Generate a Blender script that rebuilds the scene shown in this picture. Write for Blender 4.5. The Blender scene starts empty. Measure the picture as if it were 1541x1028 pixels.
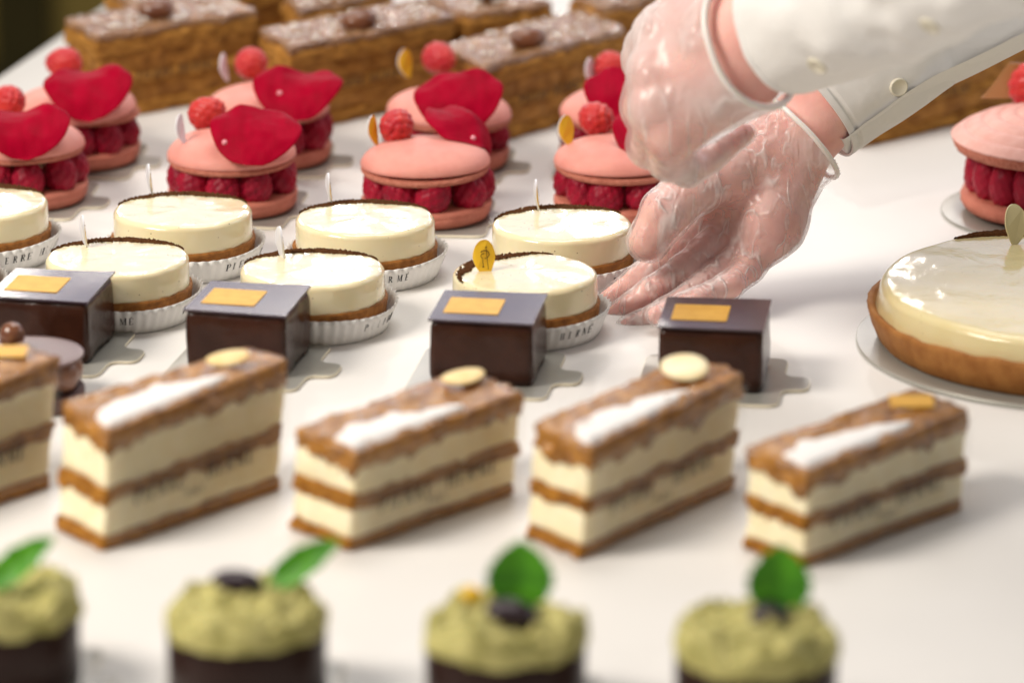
import bpy, math, random
import numpy as np
from mathutils import Vector, Matrix
from mathutils.bvhtree import BVHTree

random.seed(7)
RNG = np.random.default_rng(7)
R = math.radians
scene = bpy.context.scene
COL = scene.collection

# ------------------------------------------------------------------ camera
FPX = 7523.0                     # focal length in photo pixels (1541 wide)
PITCH = R(17.2)
DIST = FPX / 2853.0              # metres from the lens to the table point in the middle of the frame
cam_d = bpy.data.cameras.new("camera")
cam = bpy.data.objects.new("camera", cam_d)
COL.objects.link(cam)
CAM = np.array([0.0, -DIST * math.cos(PITCH), DIST * math.sin(PITCH)])
cam.location = CAM
cam.rotation_euler = (math.pi / 2 - PITCH, 0, 0)
cam_d.sensor_width = 36.0
cam_d.lens = 36.0 * FPX / 1541.0
cam_d.clip_start, cam_d.clip_end = 0.05, 60.0
cam_d.dof.use_dof = True
cam_d.dof.focus_distance = DIST + 0.07
cam_d.dof.aperture_fstop = 4.7
cam_d.dof.aperture_blades = 9
scene.camera = cam
FW = np.array([0, math.cos(PITCH), -math.sin(PITCH)])
UP = np.array([0, math.sin(PITCH), math.cos(PITCH)])
RT = np.array([1.0, 0, 0])

def ray(u, v):
    return FW + RT * (u - 770.5) / FPX + UP * (514.0 - v) / FPX

def at(u, v, z=0.0):             # where the sight line of a photo pixel meets height z
    d = ray(u, v)
    p = CAM + d * ((z - CAM[2]) / d[2])
    return float(p[0]), float(p[1])

def P3(u, v, dd=0.0):            # point on a sight line, dd metres beyond the mid-table distance
    return CAM + ray(u, v) * (DIST + dd)

# ------------------------------------------------------------------ world and lamps
world = bpy.data.worlds.new("World")
scene.world = world
world.use_nodes = True
bg = world.node_tree.nodes["Background"]
bg.inputs[0].default_value = (1.0, 0.95, 0.89, 1)
bg.inputs[1].default_value = 0.26

def area(name, loc, target, size, energy, color, size_y=None, shape='RECTANGLE'):
    l = bpy.data.lights.new(name, 'AREA')
    l.shape = shape
    l.size = size
    if shape in ('RECTANGLE', 'ELLIPSE'):
        l.size_y = size_y or size
    l.energy = energy
    l.color = color
    o = bpy.data.objects.new(name, l)
    COL.objects.link(o)
    o.location = loc
    d = Vector(target) - Vector(loc)
    o.rotation_euler = d.to_track_quat('-Z', 'Y').to_euler()
    return o

area("ceiling_lamp", (-1.20, -0.60, 1.25), (0.0, 0.1, 0), 0.7, 33.0, (1.0, 0.92, 0.82), 0.6)
area("ceiling_panel", (0.0, 0.60, 1.5), (0.0, 0.2, 0), 0.8, 13.0, (1.0, 0.96, 0.91), 0.7)
area("window_light", (0.5, 2.5, 0.95), (0.1, 0, 0.0), 2.6, 5.6, (0.66, 0.69, 1.0), 0.8)
area("side_light", (1.5, 0.7, 0.9), (0.1, 0, 0), 0.7, 3.8, (0.86, 0.90, 1.0), 0.6)
for i, (x, y, z) in enumerate(((-0.50, 2.0, 0.62), (-0.15, 2.1, 0.70), (0.30, 2.05, 0.66), (-0.85, 1.95, 0.75), (0.70, 2.0, 0.72), (-0.3, 2.15, 0.92), (0.1, 2.0, 0.58), (-0.7, 2.1, 0.60))):
    area("shop_spotlight", (x, y, z), (x * 0.4, 0, 0), 0.045, 0.75, (1.0, 0.93, 0.82), shape='DISK')

scene.view_settings.view_transform = 'Standard'
scene.view_settings.look = 'None'
scene.view_settings.exposure = 0.05
scene.view_settings.gamma = 1.0
cy = scene.cycles
cy.use_denoising = True
cy.max_bounces = 8
cy.diffuse_bounces = 4
cy.glossy_bounces = 4
cy.transmission_bounces = 6
cy.transparent_max_bounces = 16
cy.caustics_reflective = False
cy.caustics_refractive = False
cy.sample_clamp_indirect = 4.0

# ------------------------------------------------------------------ helpers
def hash3(i, j, k, seed):
    n = (i * 374761393 + j * 668265263 + k * 2147483647 + seed * 974711) & 0xffffffff
    n = ((n ^ (n >> 13)) * 1274126177) & 0xffffffff
    n = (n ^ (n >> 16)) & 0xffffffff
    return n.astype(np.float64) / 4294967295.0 * 2 - 1

def noise(p, scale=1.0, seed=0):
    p = np.asarray(p, float) * scale
    f = np.floor(p)
    t = p - f
    t = t * t * (3 - 2 * t)
    i = f.astype(np.int64)
    out = 0
    for dx in (0, 1):
        wx = t[..., 0] if dx else 1 - t[..., 0]
        for dy in (0, 1):
            wy = t[..., 1] if dy else 1 - t[..., 1]
            for dz in (0, 1):
                wz = t[..., 2] if dz else 1 - t[..., 2]
                out = out + wx * wy * wz * hash3(i[..., 0] + dx, i[..., 1] + dy, i[..., 2] + dz, seed)
    return out

def fbm(p, scale, seed=0, octs=3):
    a, o = 1.0, 0
    for k in range(octs):
        o = o + a * noise(p, scale * 2 ** k, seed + k)
        a *= 0.5
    return o

def mk(name, V, Fs, material, parent=None, smooth=True, mats=None, midx=None, label=None):
    me = bpy.data.meshes.new(name)
    me.from_pydata([tuple(map(float, v)) for v in V], [], [tuple(int(a) for a in f) for f in Fs])
    me.validate()
    if mats:
        for m in mats:
            me.materials.append(m)
        if len(midx) == len(me.polygons):
            me.polygons.foreach_set("material_index", np.array(midx, np.int32))
    else:
        me.materials.append(material)
    if smooth:
        me.polygons.foreach_set("use_smooth", np.ones(len(me.polygons), bool))
    me.update()
    return link(name, me, parent, label)

def link(name, me, parent=None, label=None, loc=None, rot=None, scale=None):
    o = bpy.data.objects.new(name, me)
    COL.objects.link(o)
    if parent is not None:
        o.parent = parent
    if loc is not None:
        o.location = loc
    if rot is not None:
        o.rotation_euler = rot
    if scale is not None:
        o.scale = scale
    if label:
        o["label"] = label
    return o

def tag(o, label, cat, group=None):
    o["label"] = label
    o["category"] = cat
    if group:
        o["group"] = group
    return o

def thing(name, label, cat, loc, rz=0.0, group=None):
    o = bpy.data.objects.new(name, None)
    COL.objects.link(o)
    o.empty_display_size = 0.01
    o.location = loc
    o.rotation_euler = (0, 0, rz)
    return tag(o, label, cat, group)

def copy_tree(o, parent=None):
    c = o.copy()
    COL.objects.link(c)
    if parent is not None:
        c.parent = parent
    for ch in list(o.children):
        copy_tree(ch, c)
    return c

def auto_sharp(o, deg=40):
    me = o.data
    import bmesh
    b = bmesh.new()
    b.from_mesh(me)
    for e in b.edges:
        if len(e.link_faces) == 2 and e.calc_face_angle(0) > R(deg):
            e.smooth = False
    b.to_mesh(me)
    b.free()
    return o

def lathe(profile, n=72, warp=None, closed=False):
    """rings of (r, z) from bottom to top; warp(V) moves points"""
    prof = np.array(profile, float)
    th = np.linspace(0, 2 * math.pi, n, endpoint=False)
    V = np.stack([prof[:, None, 0] * np.cos(th), prof[:, None, 0] * np.sin(th), np.repeat(prof[:, 1:2], n, 1)], -1)
    V = V.reshape(-1, 3)
    if warp is not None:
        V = warp(V)
    Fs = []
    m = len(prof)
    for i in range(m - 1 if not closed else m):
        a, b = i * n, ((i + 1) % m) * n
        for j in range(n):
            k = (j + 1) % n
            Fs.append((a + j, a + k, b + k, b + j))
    V = list(V)
    if not closed:
        if prof[0, 0] > 1e-6:
            V.append(np.mean(V[0:n], 0)); c = len(V) - 1
            Fs += [(c, (j + 1) % n, j) for j in range(n)]
        if prof[-1, 0] > 1e-6:
            V.append(np.mean(V[(m - 1) * n:m * n], 0)); c = len(V) - 1
            Fs += [(c, (m - 1) * n + j, (m - 1) * n + (j + 1) % n) for j in range(n)]
    return np.array(V), Fs

def round_prof(r0, z0, r1, z1, rb=0.002, rt=0.003, k=5, tops=6):
    """closed rounded drum profile"""
    p = [(0.0005, z0)]
    for i in range(k + 1):
        a = -math.pi / 2 + math.pi / 2 * i / k
        p.append((r0 - rb + rb * math.cos(a), z0 + rb + rb * math.sin(a)))
    for i in range(k + 1):
        a = math.pi / 2 * i / k
        p.append((r1 - rt + rt * math.cos(a), z1 - rt + rt * math.sin(a)))
    for i in range(1, tops + 1):
        p.append(((r1 - rt) * (1 - i / tops) + 0.0005, z1))
    return p

def quad_perim(q, n=24, rc=0.08):
    """rounded perimeter of a quad (4,2); n points per side"""
    q = np.array(q, float)
    out = []
    for i in range(4):
        a, b, c = q[i], q[(i + 1) % 4], q[(i + 2) % 4]
        L = np.linalg.norm(b - a); L2 = np.linalg.norm(c - b)
        r = min(rc, 0.45 * L, 0.45 * L2)
        s = a + (b - a) / L * r
        e = b - (b - a) / L * r
        for t in np.linspace(0, 1, n, endpoint=False):
            out.append(s + (e - s) * t)
        e2 = b + (c - b) / L2 * r
        for t in np.linspace(0, 1, 5, endpoint=False):
            out.append((1 - t) ** 2 * e + 2 * t * (1 - t) * b + t * t * e2)
    return np.array(out)

def slab(pb, pt, z0, z1, amp=0.0, nscale=200, seed=0, bulge=0.0, edge=0.001, rings=6, caps=6, topamp=None, topfun=None, skew=0.0):
    """closed slab between a bottom and a top perimeter, with uneven sides"""
    n = len(pb)
    cb, ct = pb.mean(0), pt.mean(0)
    V = []
    ts = np.linspace(0, 1, rings)
    for t in ts:
        p = pb + (pt - pb) * t
        c = cb + (ct - cb) * t
        d = p - c
        L = np.linalg.norm(d, axis=1, keepdims=True)
        dn = d / L
        off = bulge * (1 - (2 * t - 1) ** 2) - (edge if t in (0.0, 1.0) else 0.0)
        zz = z0 + (z1 - z0) * t
        zin = zz + (edge * 0.4 if 0 < t < 0.3 else 0)
        q = np.concatenate([p, np.full((n, 1), zin)], 1)
        w = amp * fbm(q, nscale, seed) if amp else 0
        q[:, :2] += dn * (off + np.reshape(w, (-1, 1)) if amp else off)
        V.append(q)
    Fs = []
    for i in range(rings - 1):
        a, b = i * n, (i + 1) * n
        for j in range(n):
            k = (j + 1) % n
            Fs.append((a + j, a + k, b + k, b + j))
    V = list(np.concatenate(V))
    ta = amp * 0.7 if topamp is None else topamp
    for top in (False, True):
        base = (rings - 1) * n if top else 0
        prev = list(range(base, base + n))
        c = ct if top else cb
        ring0 = np.array([V[i] for i in prev])
        for s in np.linspace(1, 0, caps + 1)[1:-1]:
            q = ring0.copy()
            q[:, :2] = c + (ring0[:, :2] - c) * s
            if ta:
                q[:, 2] = (z1 if top else z0) + ta * fbm(np.c_[q[:, :2], q[:, 2] * 0 + seed], nscale * 0.8, seed + 5) * (1 if top else 0)
            if top and topfun is not None:
                q[:, 2] += topfun(q, s)
            st = len(V)
            V += list(q)
            cur = list(range(st, st + n))
            for j in range(n):
                k = (j + 1) % n
                Fs.append((prev[j], prev[k], cur[k], cur[j]) if top else (prev[k], prev[j], cur[j], cur[k]))
            prev = cur
        V.append(np.array([c[0], c[1], V[prev[0]][2]]))
        ci = len(V) - 1
        for j in range(n):
            k = (j + 1) % n
            Fs.append((prev[j], prev[k], ci) if top else (prev[k], prev[j], ci))
    return np.array(V), Fs

def extrude(poly, z0, z1, bev=0.0003):
    """flat outline with a small bevel"""
    p = np.array(poly, float)
    n = len(p)
    c = p.mean(0)
    nx = np.roll(p, -1, 0) - np.roll(p, 1, 0)
    nrm = np.c_[nx[:, 1], -nx[:, 0]]
    nrm /= np.linalg.norm(nrm, axis=1, keepdims=True) + 1e-12
    rings = [(p - nrm * bev, z0), (p, z0 + bev), (p, z1 - bev), (p - nrm * bev, z1)]
    V = np.concatenate([np.c_[q, np.full(n, z)] for q, z in rings])
    Fs = []
    for i in range(3):
        for j in range(n):
            k = (j + 1) % n
            Fs.append((i * n + j, i * n + k, (i + 1) * n + k, (i + 1) * n + j))
    Fs.append(tuple(range(n - 1, -1, -1)))
    Fs.append(tuple(range(3 * n, 4 * n)))
    return V, Fs

def tube(pts, rad, n=10, closed=False):
    pts = np.array(pts, float)
    m = len(pts)
    rad = np.broadcast_to(np.array(rad, float), (m,))
    V, Fs = [], []
    for i in range(m):
        if closed:
            t = pts[(i + 1) % m] - pts[i - 1]
        else:
            t = pts[min(i + 1, m - 1)] - pts[max(i - 1, 0)]
        t = t / (np.linalg.norm(t) + 1e-12)
        a = np.cross(t, [0.13, 0.31, 0.94])
        a /= np.linalg.norm(a) + 1e-12
        b = np.cross(t, a)
        for k in range(n):
            th = 2 * math.pi * k / n
            V.append(pts[i] + rad[i] * (a * math.cos(th) + b * math.sin(th)))
    for i in range(m if closed else m - 1):
        for k in range(n):
            k2 = (k + 1) % n
            j = (i + 1) % m
            Fs.append((i * n + k, i * n + k2, j * n + k2, j * n + k))
    if not closed:
        Fs.append(tuple(range(n - 1, -1, -1)))
        Fs.append(tuple(range((m - 1) * n, m * n)))
    return np.array(V), Fs

def ball(n=24, m=14):
    V, Fs = [], []
    V.append((0, 0, -1))
    for i in range(1, m):
        a = -math.pi / 2 + math.pi * i / m
        for j in range(n):
            th = 2 * math.pi * j / n
            V.append((math.cos(a) * math.cos(th), math.cos(a) * math.sin(th), math.sin(a)))
    V.append((0, 0, 1))
    for j in range(n):
        Fs.append((0, 1 + (j + 1) % n, 1 + j))
        for i in range(m - 2):
            a, b = 1 + i * n, 1 + (i + 1) * n
            Fs.append((a + j, a + (j + 1) % n, b + (j + 1) % n, b + j))
        Fs.append((1 + (m - 2) * n + j, 1 + (m - 2) * n + (j + 1) % n, len(V) - 1))
    return np.array(V), Fs

def surface_nets(Vg, org, h):
    S = Vg < 0
    nx, ny, nz = Vg.shape
    acc = np.zeros((nx - 1, ny - 1, nz - 1, 3)); cnt = np.zeros((nx - 1, ny - 1, nz - 1))
    def cs(o):
        return tuple(slice(o[a], o[a] + Vg.shape[a] - 1) for a in range(3))
    corners = [(i, j, k) for i in (0, 1) for j in (0, 1) for k in (0, 1)]
    for a in corners:
        for ax in range(3):
            if a[ax] == 0:
                b = list(a); b[ax] = 1; b = tuple(b)
                va, vb = Vg[cs(a)], Vg[cs(b)]
                m = (va < 0) != (vb < 0)
                t = va[m] / (va[m] - vb[m])
                p = np.array(a, float) + t[:, None] * (np.array(b) - np.array(a))
                acc[m] += p; cnt[m] += 1
    act = cnt > 0
    idx = -np.ones(cnt.shape, np.int64)
    idx[act] = np.arange(act.sum())
    cc = np.argwhere(act)
    verts = org + h * (cc + acc[act] / cnt[act][:, None])
    faces = []
    for ax in range(3):
        o1, o2 = [(1, 2), (2, 0), (0, 1)][ax]
        sh = list(Vg.shape)
        s0 = [slice(None)] * 3; s1 = [slice(None)] * 3
        s0[ax] = slice(0, -1); s1[ax] = slice(1, None)
        m = S[tuple(s0)] != S[tuple(s1)]
        e = np.argwhere(m)
        ok = (e[:, o1] > 0) & (e[:, o2] > 0) & (e[:, o1] < sh[o1] - 1) & (e[:, o2] < sh[o2] - 1)
        e = e[ok]
        ins = S[tuple(s0)][tuple(e.T)]
        def ci(d1, d2):
            q = e.copy(); q[:, o1] += d1; q[:, o2] += d2
            return idx[tuple(q.T)]
        quad = np.stack([ci(-1, -1), ci(0, -1), ci(0, 0), ci(-1, 0)], 1)
        quad[~ins] = quad[~ins][:, ::-1]
        faces.append(quad)
    faces = np.concatenate(faces)
    faces = faces[(faces >= 0).all(1)]
    return verts, faces

def cone_sdf(X, a, b, ra, rb):
    a, b = np.array(a), np.array(b)
    ab = b - a
    t = np.clip(((X - a) @ ab) / (ab @ ab + 1e-12), 0, 1)
    d = np.linalg.norm(X - a - t[..., None] * ab, axis=-1)
    return d - (ra + (rb - ra) * t)

def smin(a, b, k):
    h = np.clip(0.5 + 0.5 * (b - a) / k, 0, 1)
    return b + (a - b) * h - k * h * (1 - h)

# ------------------------------------------------------------------ materials
def mat(name, col, rough=0.5, spec=0.5, col2=None, nscale=120.0, ndetail=3.0, nmix=(0.35, 0.7), bump=None, bump2=None,
        coat=0.0, coat_rough=0.05, sss=0.0, sss_rad=(0.004, 0.002, 0.001), metal=0.0, sheen=0.0, stretch=(1, 1, 1), rand=True, speck=None, ior=1.45, rough2=None):
    m = bpy.data.materials.new(name)
    m.use_nodes = True
    nt = m.node_tree
    N, L = nt.nodes, nt.links
    b = N["Principled BSDF"]
    b.inputs["Base Color"].default_value = (*col, 1)
    b.inputs["Roughness"].default_value = rough
    b.inputs["Specular IOR Level"].default_value = spec
    b.inputs["IOR"].default_value = ior
    b.inputs["Metallic"].default_value = metal
    b.inputs["Coat Weight"].default_value = coat
    b.inputs["Coat Roughness"].default_value = coat_rough
    if sss:
        b.inputs["Subsurface Weight"].default_value = sss
        b.inputs["Subsurface Radius"].default_value = sss_rad
        b.inputs["Subsurface Scale"].default_value = 1.0
    if sheen:
        b.inputs["Sheen Weight"].default_value = sheen
        b.inputs["Sheen Roughness"].default_value = 0.4
    tc = N.new("ShaderNodeTexCoord")
    mp = N.new("ShaderNodeMapping")
    mp.inputs["Scale"].default_value = stretch
    L.new(tc.outputs["Object"], mp.inputs["Vector"])
    if rand:
        oi = N.new("ShaderNodeObjectInfo")
        mul = N.new("ShaderNodeMath"); mul.operation = 'MULTIPLY'; mul.inputs[1].default_value = 3.7
        L.new(oi.outputs["Random"], mul.inputs[0])
        L.new(mul.outputs[0], mp.inputs["Location"])
    vec = mp.outputs["Vector"]
    def nz(scale, detail=3.0, rough_=0.55, typ=None, dist=0.0):
        n = N.new("ShaderNodeTexNoise")
        if typ:
            n.noise_type = typ
        n.inputs["Scale"].default_value = scale
        n.inputs["Detail"].default_value = detail
        n.inputs["Roughness"].default_value = rough_
        n.inputs["Distortion"].default_value = dist
        L.new(vec, n.inputs["Vector"])
        return n.outputs["Fac"]
    colout = None
    if col2 is not None:
        r = N.new("ShaderNodeMapRange")
        r.inputs[1].default_value, r.inputs[2].default_value = nmix
        L.new(nz(nscale, ndetail), r.inputs[0])
        mx = N.new("ShaderNodeMix"); mx.data_type = 'RGBA'
        mx.inputs[6].default_value = (*col, 1)
        mx.inputs[7].default_value = (*col2, 1)
        L.new(r.outputs[0], mx.inputs[0])
        colout = mx.outputs[2]
        if rough2 is not None:
            r2 = N.new("ShaderNodeMapRange")
            r2.inputs[3].default_value, r2.inputs[4].default_value = rough, rough2
            L.new(r.outputs[0], r2.inputs[0]); L.new(r2.outputs[0], b.inputs["Roughness"])
    if speck:
        sc_, thr, scol = speck
        v = N.new("ShaderNodeTexVoronoi")
        v.inputs["Scale"].default_value = sc_
        L.new(vec, v.inputs["Vector"])
        lt = N.new("ShaderNodeMapRange")
        lt.inputs[1].default_value, lt.inputs[2].default_value = thr, thr * 1.6
        lt.inputs[3].default_value, lt.inputs[4].default_value = 1, 0
        L.new(v.outputs["Distance"], lt.inputs[0])
        sp = N.new("ShaderNodeSeparateColor"); L.new(v.outputs["Color"], sp.inputs[0])
        gt = N.new("ShaderNodeMath"); gt.operation = 'GREATER_THAN'; gt.inputs[1].default_value = 0.72
        L.new(sp.outputs[0], gt.inputs[0])
        mm = N.new("ShaderNodeMath"); mm.operation = 'MULTIPLY'
        L.new(gt.outputs[0], mm.inputs[0]); L.new(lt.outputs[0], mm.inputs[1])
        mx2 = N.new("ShaderNodeMix"); mx2.data_type = 'RGBA'
        if colout is not None:
            L.new(colout, mx2.inputs[6])
        else:
            mx2.inputs[6].default_value = (*col, 1)
        mx2.inputs[7].default_value = (*scol, 1)
        L.new(mm.outputs[0], mx2.inputs[0])
        colout = mx2.outputs[2]
    if colout is not None:
        L.new(colout, b.inputs["Base Color"])
    prev = None
    for bp in (bump, bump2):
        if bp:
            bn = N.new("ShaderNodeBump")
            bn.inputs["Strength"].default_value = bp[1]
            bn.inputs["Distance"].default_value = bp[2]
            L.new(nz(bp[0], 4.0, 0.6, bp[3] if len(bp) > 3 else None, bp[4] if len(bp) > 4 else 0.0), bn.inputs["Height"])
            if prev:
                L.new(prev, bn.inputs["Normal"])
            prev = bn.outputs["Normal"]
    if prev:
        L.new(prev, b.inputs["Normal"])
        if coat:
            L.new(prev, b.inputs["Coat Normal"])
    return m

M = {}
M['table'] = mat("table_cloth_white", (0.755, 0.735, 0.71), 0.40, 0.32, (0.72, 0.70, 0.675), 6, 3, bump=(9, 0.10, 0.01), bump2=(420, 0.05, 0.0006), rand=False)
M['table_edge'] = mat("table_edge_white", (0.74, 0.72, 0.68), 0.5)
M['wall'] = mat("olive_wall", (0.30, 0.22, 0.06), 0.8, 0.2, (0.26, 0.19, 0.05), 3)
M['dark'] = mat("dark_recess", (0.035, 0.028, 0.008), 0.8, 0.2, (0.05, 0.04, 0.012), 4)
M['glaze'] = mat("cream_glaze", (0.80, 0.71, 0.455), 0.13, 0.5, (0.82, 0.74, 0.50), 40, 2, bump=(36, 0.10, 0.004, None, 1.0), coat=0.5, coat_rough=0.04, sss=0.25, speck=(330, 0.085, (0.12, 0.07, 0.02)))
M['glaze_big'] = mat("cream_glaze_rippled", (0.66, 0.56, 0.30), 0.10, 0.5, (0.69, 0.60, 0.35), 30, 2, bump=(52, 0.24, 0.0024, None, 1.0), coat=0.2, coat_rough=0.03, sss=0.2, speck=(300, 0.06, (0.2, 0.13, 0.05)))
M['crust'] = mat("tart_crust", (0.37, 0.150, 0.032), 0.62, 0.3, (0.20, 0.070, 0.013), 260, 4, bump=(700, 0.5, 0.0012))
M['crust_big'] = mat("tart_crust_dark", (0.36, 0.155, 0.040), 0.62, 0.25, (0.25, 0.092, 0.020), 120, 5, bump=(600, 0.55, 0.0012), bump2=(90, 0.25, 0.003), stretch=(1, 1, 0.55))
M['cocoa'] = mat("cocoa_powder", (0.085, 0.032, 0.012), 0.95, 0.1, (0.14, 0.058, 0.022), 900, 4, bump=(1500, 0.9, 0.0012))
M['paper'] = mat("white_paper", (0.80, 0.79, 0.78), 0.62, 0.25, bump=(500, 0.08, 0.0005))
M['ink'] = mat("dark_print", (0.022, 0.022, 0.03), 0.6, 0.2)
M['yellow'] = mat("yellow_card", (0.84, 0.52, 0.035), 0.45, 0.3, (0.80, 0.48, 0.03), 200)
M['pickwhite'] = mat("white_card", (0.74, 0.74, 0.80), 0.4, 0.4)
M['pickcream'] = mat("cream_card", (0.62, 0.55, 0.33), 0.4, 0.4)
M['brownink'] = mat("brown_print", (0.07, 0.022, 0.012), 0.5, 0.3)
M['choc'] = mat("dark_chocolate_glaze", (0.030, 0.0095, 0.005), 0.22, 0.24, (0.046, 0.015, 0.008), 60, 3, bump=(75, 0.28, 0.003), bump2=(900, 0.06, 0.0006), coat=0.08, coat_rough=0.12)
M['lid'] = mat("chocolate_plate", (0.040, 0.024, 0.036), 0.20, 0.5, (0.060, 0.036, 0.04), 50, 2, bump=(30, 0.03, 0.003))
M['gold'] = mat("gold_leaf", (0.74, 0.42, 0.07), 0.45, 0.25, (0.66, 0.35, 0.05), 180, 2, metal=0.0, bump=(300, 0.05, 0.0006))
M['card'] = mat("silver_card", (0.40, 0.39, 0.35), 0.32, 0.5, (0.36, 0.355, 0.32), 40, 2, metal=0.35)
M['card_edge'] = mat("card_edge", (0.72, 0.66, 0.52), 0.6, 0.3)
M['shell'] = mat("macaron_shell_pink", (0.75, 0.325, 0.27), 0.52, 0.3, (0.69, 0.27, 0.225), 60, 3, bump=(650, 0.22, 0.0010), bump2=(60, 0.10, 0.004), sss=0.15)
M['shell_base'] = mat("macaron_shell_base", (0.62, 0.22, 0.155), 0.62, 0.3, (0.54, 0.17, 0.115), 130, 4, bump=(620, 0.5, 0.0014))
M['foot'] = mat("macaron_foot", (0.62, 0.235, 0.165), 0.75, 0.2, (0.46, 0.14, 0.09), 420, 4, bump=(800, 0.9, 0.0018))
M['shell_big'] = mat("macaron_shell_large", (0.78, 0.45, 0.40), 0.62, 0.3, (0.72, 0.38, 0.33), 160, 4, bump=(900, 0.4, 0.0012), bump2=(260, 0.15, 0.002))
M['rasp'] = mat("raspberry_red", (0.33, 0.005, 0.026), 0.45, 0.25, (0.20, 0.003, 0.018), 90, 2, bump=(900, 0.12, 0.0008), sss=0.25, sss_rad=(0.006, 0.001, 0.001), sheen=0.05)
M['rasp_top'] = mat("raspberry_light", (0.56, 0.040, 0.030), 0.38, 0.35, (0.46, 0.02, 0.035), 80, 2, bump=(900, 0.12, 0.0008), sss=0.3, sss_rad=(0.006, 0.001, 0.001), sheen=0.25)
M['petal'] = mat("rose_petal_red", (0.34, 0.0, 0.019), 0.55, 0.05, (0.26, 0.0, 0.013), 45, 3, bump=(200, 0.08, 0.001), stretch=(3, 0.6, 1))
M['drop'] = mat("clear_drop", (0.80, 0.30, 0.36), 0.04, 0.8)
M['amber'] = mat("amber_sheet", (0.66, 0.36, 0.14), 0.12, 0.6)
M['amber'].node_tree.nodes["Principled BSDF"].inputs["Transmission Weight"].default_value = 0.45
M['puff'] = mat("puff_pastry_golden", (0.47, 0.205, 0.024), 0.6, 0.25, (0.21, 0.070, 0.008), 170, 5, bump=(480, 0.8, 0.002), stretch=(1, 1, 2.2))
M['puff_top'] = mat("puff_pastry_caramelised", (0.46, 0.205, 0.036), 0.26, 0.45, (0.17, 0.060, 0.010), 120, 5, bump=(230, 0.55, 0.002), coat=0.45, coat_rough=0.12)
M['custard'] = mat("pastry_cream", (0.89, 0.81, 0.58), 0.5, 0.3, (0.85, 0.74, 0.47), 110, 4, bump=(260, 0.3, 0.002), sss=0.2)
M['sugar'] = mat("icing_sugar", (0.84, 0.82, 0.81), 0.9, 0.1, bump=(900, 0.5, 0.001))
M['almond'] = mat("almond_slice", (0.84, 0.66, 0.33), 0.4, 0.4, (0.80, 0.56, 0.22), 130, 2)
M['brownpuff'] = mat("puff_pastry_brown", (0.62, 0.30, 0.060), 0.65, 0.2, (0.24, 0.085, 0.012), 130, 5, bump=(420, 0.9, 0.0025), stretch=(0.8, 0.8, 3.0))
M['praline'] = mat("praline_cream", (0.42, 0.190, 0.040), 0.55, 0.2, (0.20, 0.075, 0.013), 110, 4, bump=(300, 0.4, 0.002))
M['caramel'] = mat("caramel_glaze", (0.38, 0.18, 0.062), 0.16, 0.6, (0.19, 0.075, 0.024), 90, 4, bump=(190, 1.0, 0.006), coat=0.9, coat_rough=0.03)
M['glint'] = mat("glint_white", (0.88, 0.84, 0.78), 0.15, 0.6)
M['nut'] = mat("caramel_nut", (0.20, 0.075, 0.03), 0.22, 0.5, (0.12, 0.04, 0.02), 120, 3, coat=0.5, bump=(260, 0.25, 0.001))
M['disc'] = mat("milk_chocolate_disc", (0.125, 0.062, 0.052), 0.32, 0.5)
M['ganache'] = mat("chocolate_ganache", (0.25, 0.125, 0.085), 0.35, 0.5, (0.2, 0.095, 0.06), 90, coat=0.2)
M['biscuit'] = mat("chocolate_biscuit", (0.07, 0.028, 0.025), 0.5, 0.4, (0.1, 0.04, 0.035), 300, 4, bump=(500, 0.6, 0.0015))
M['choccup'] = mat("chocolate_cup", (0.026, 0.0115, 0.009), 0.34, 0.2, (0.032, 0.016, 0.013), 60, 2, bump=(80, 0.08, 0.002))
M['mousse'] = mat("pistachio_cream", (0.56, 0.51, 0.20), 0.66, 0.3, (0.30, 0.275, 0.075), 120, 4, bump=(330, 0.5, 0.0025), sss=0.1)
M['leaf'] = mat("green_leaf", (0.095, 0.34, 0.015), 0.45, 0.3, (0.045, 0.20, 0.015), 90, 3, bump=(180, 0.3, 0.001))
M['bean'] = mat("dark_chocolate_bean", (0.030, 0.015, 0.022), 0.3, 0.5)
M['skin'] = mat("skin", (0.81, 0.41, 0.365), 0.52, 0.3, (0.88, 0.53, 0.46), 55, 3, bump=(380, 0.18, 0.0012), bump2=(90, 0.15, 0.002), sss=0.35, sss_rad=(0.007, 0.002, 0.001), rand=False)
M['cloth'] = mat("white_cotton", (0.79, 0.78, 0.765), 0.85, 0.15, bump=(1500, 0.12, 0.0006), bump2=(14, 0.18, 0.02), sheen=0.1, rand=False)
M['button'] = mat("shirt_button", (0.70, 0.66, 0.54), 0.3, 0.5)
M['rim'] = mat("glove_rim", (0.80, 0.76, 0.73), 0.32, 0.5, sss=0.2)

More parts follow.
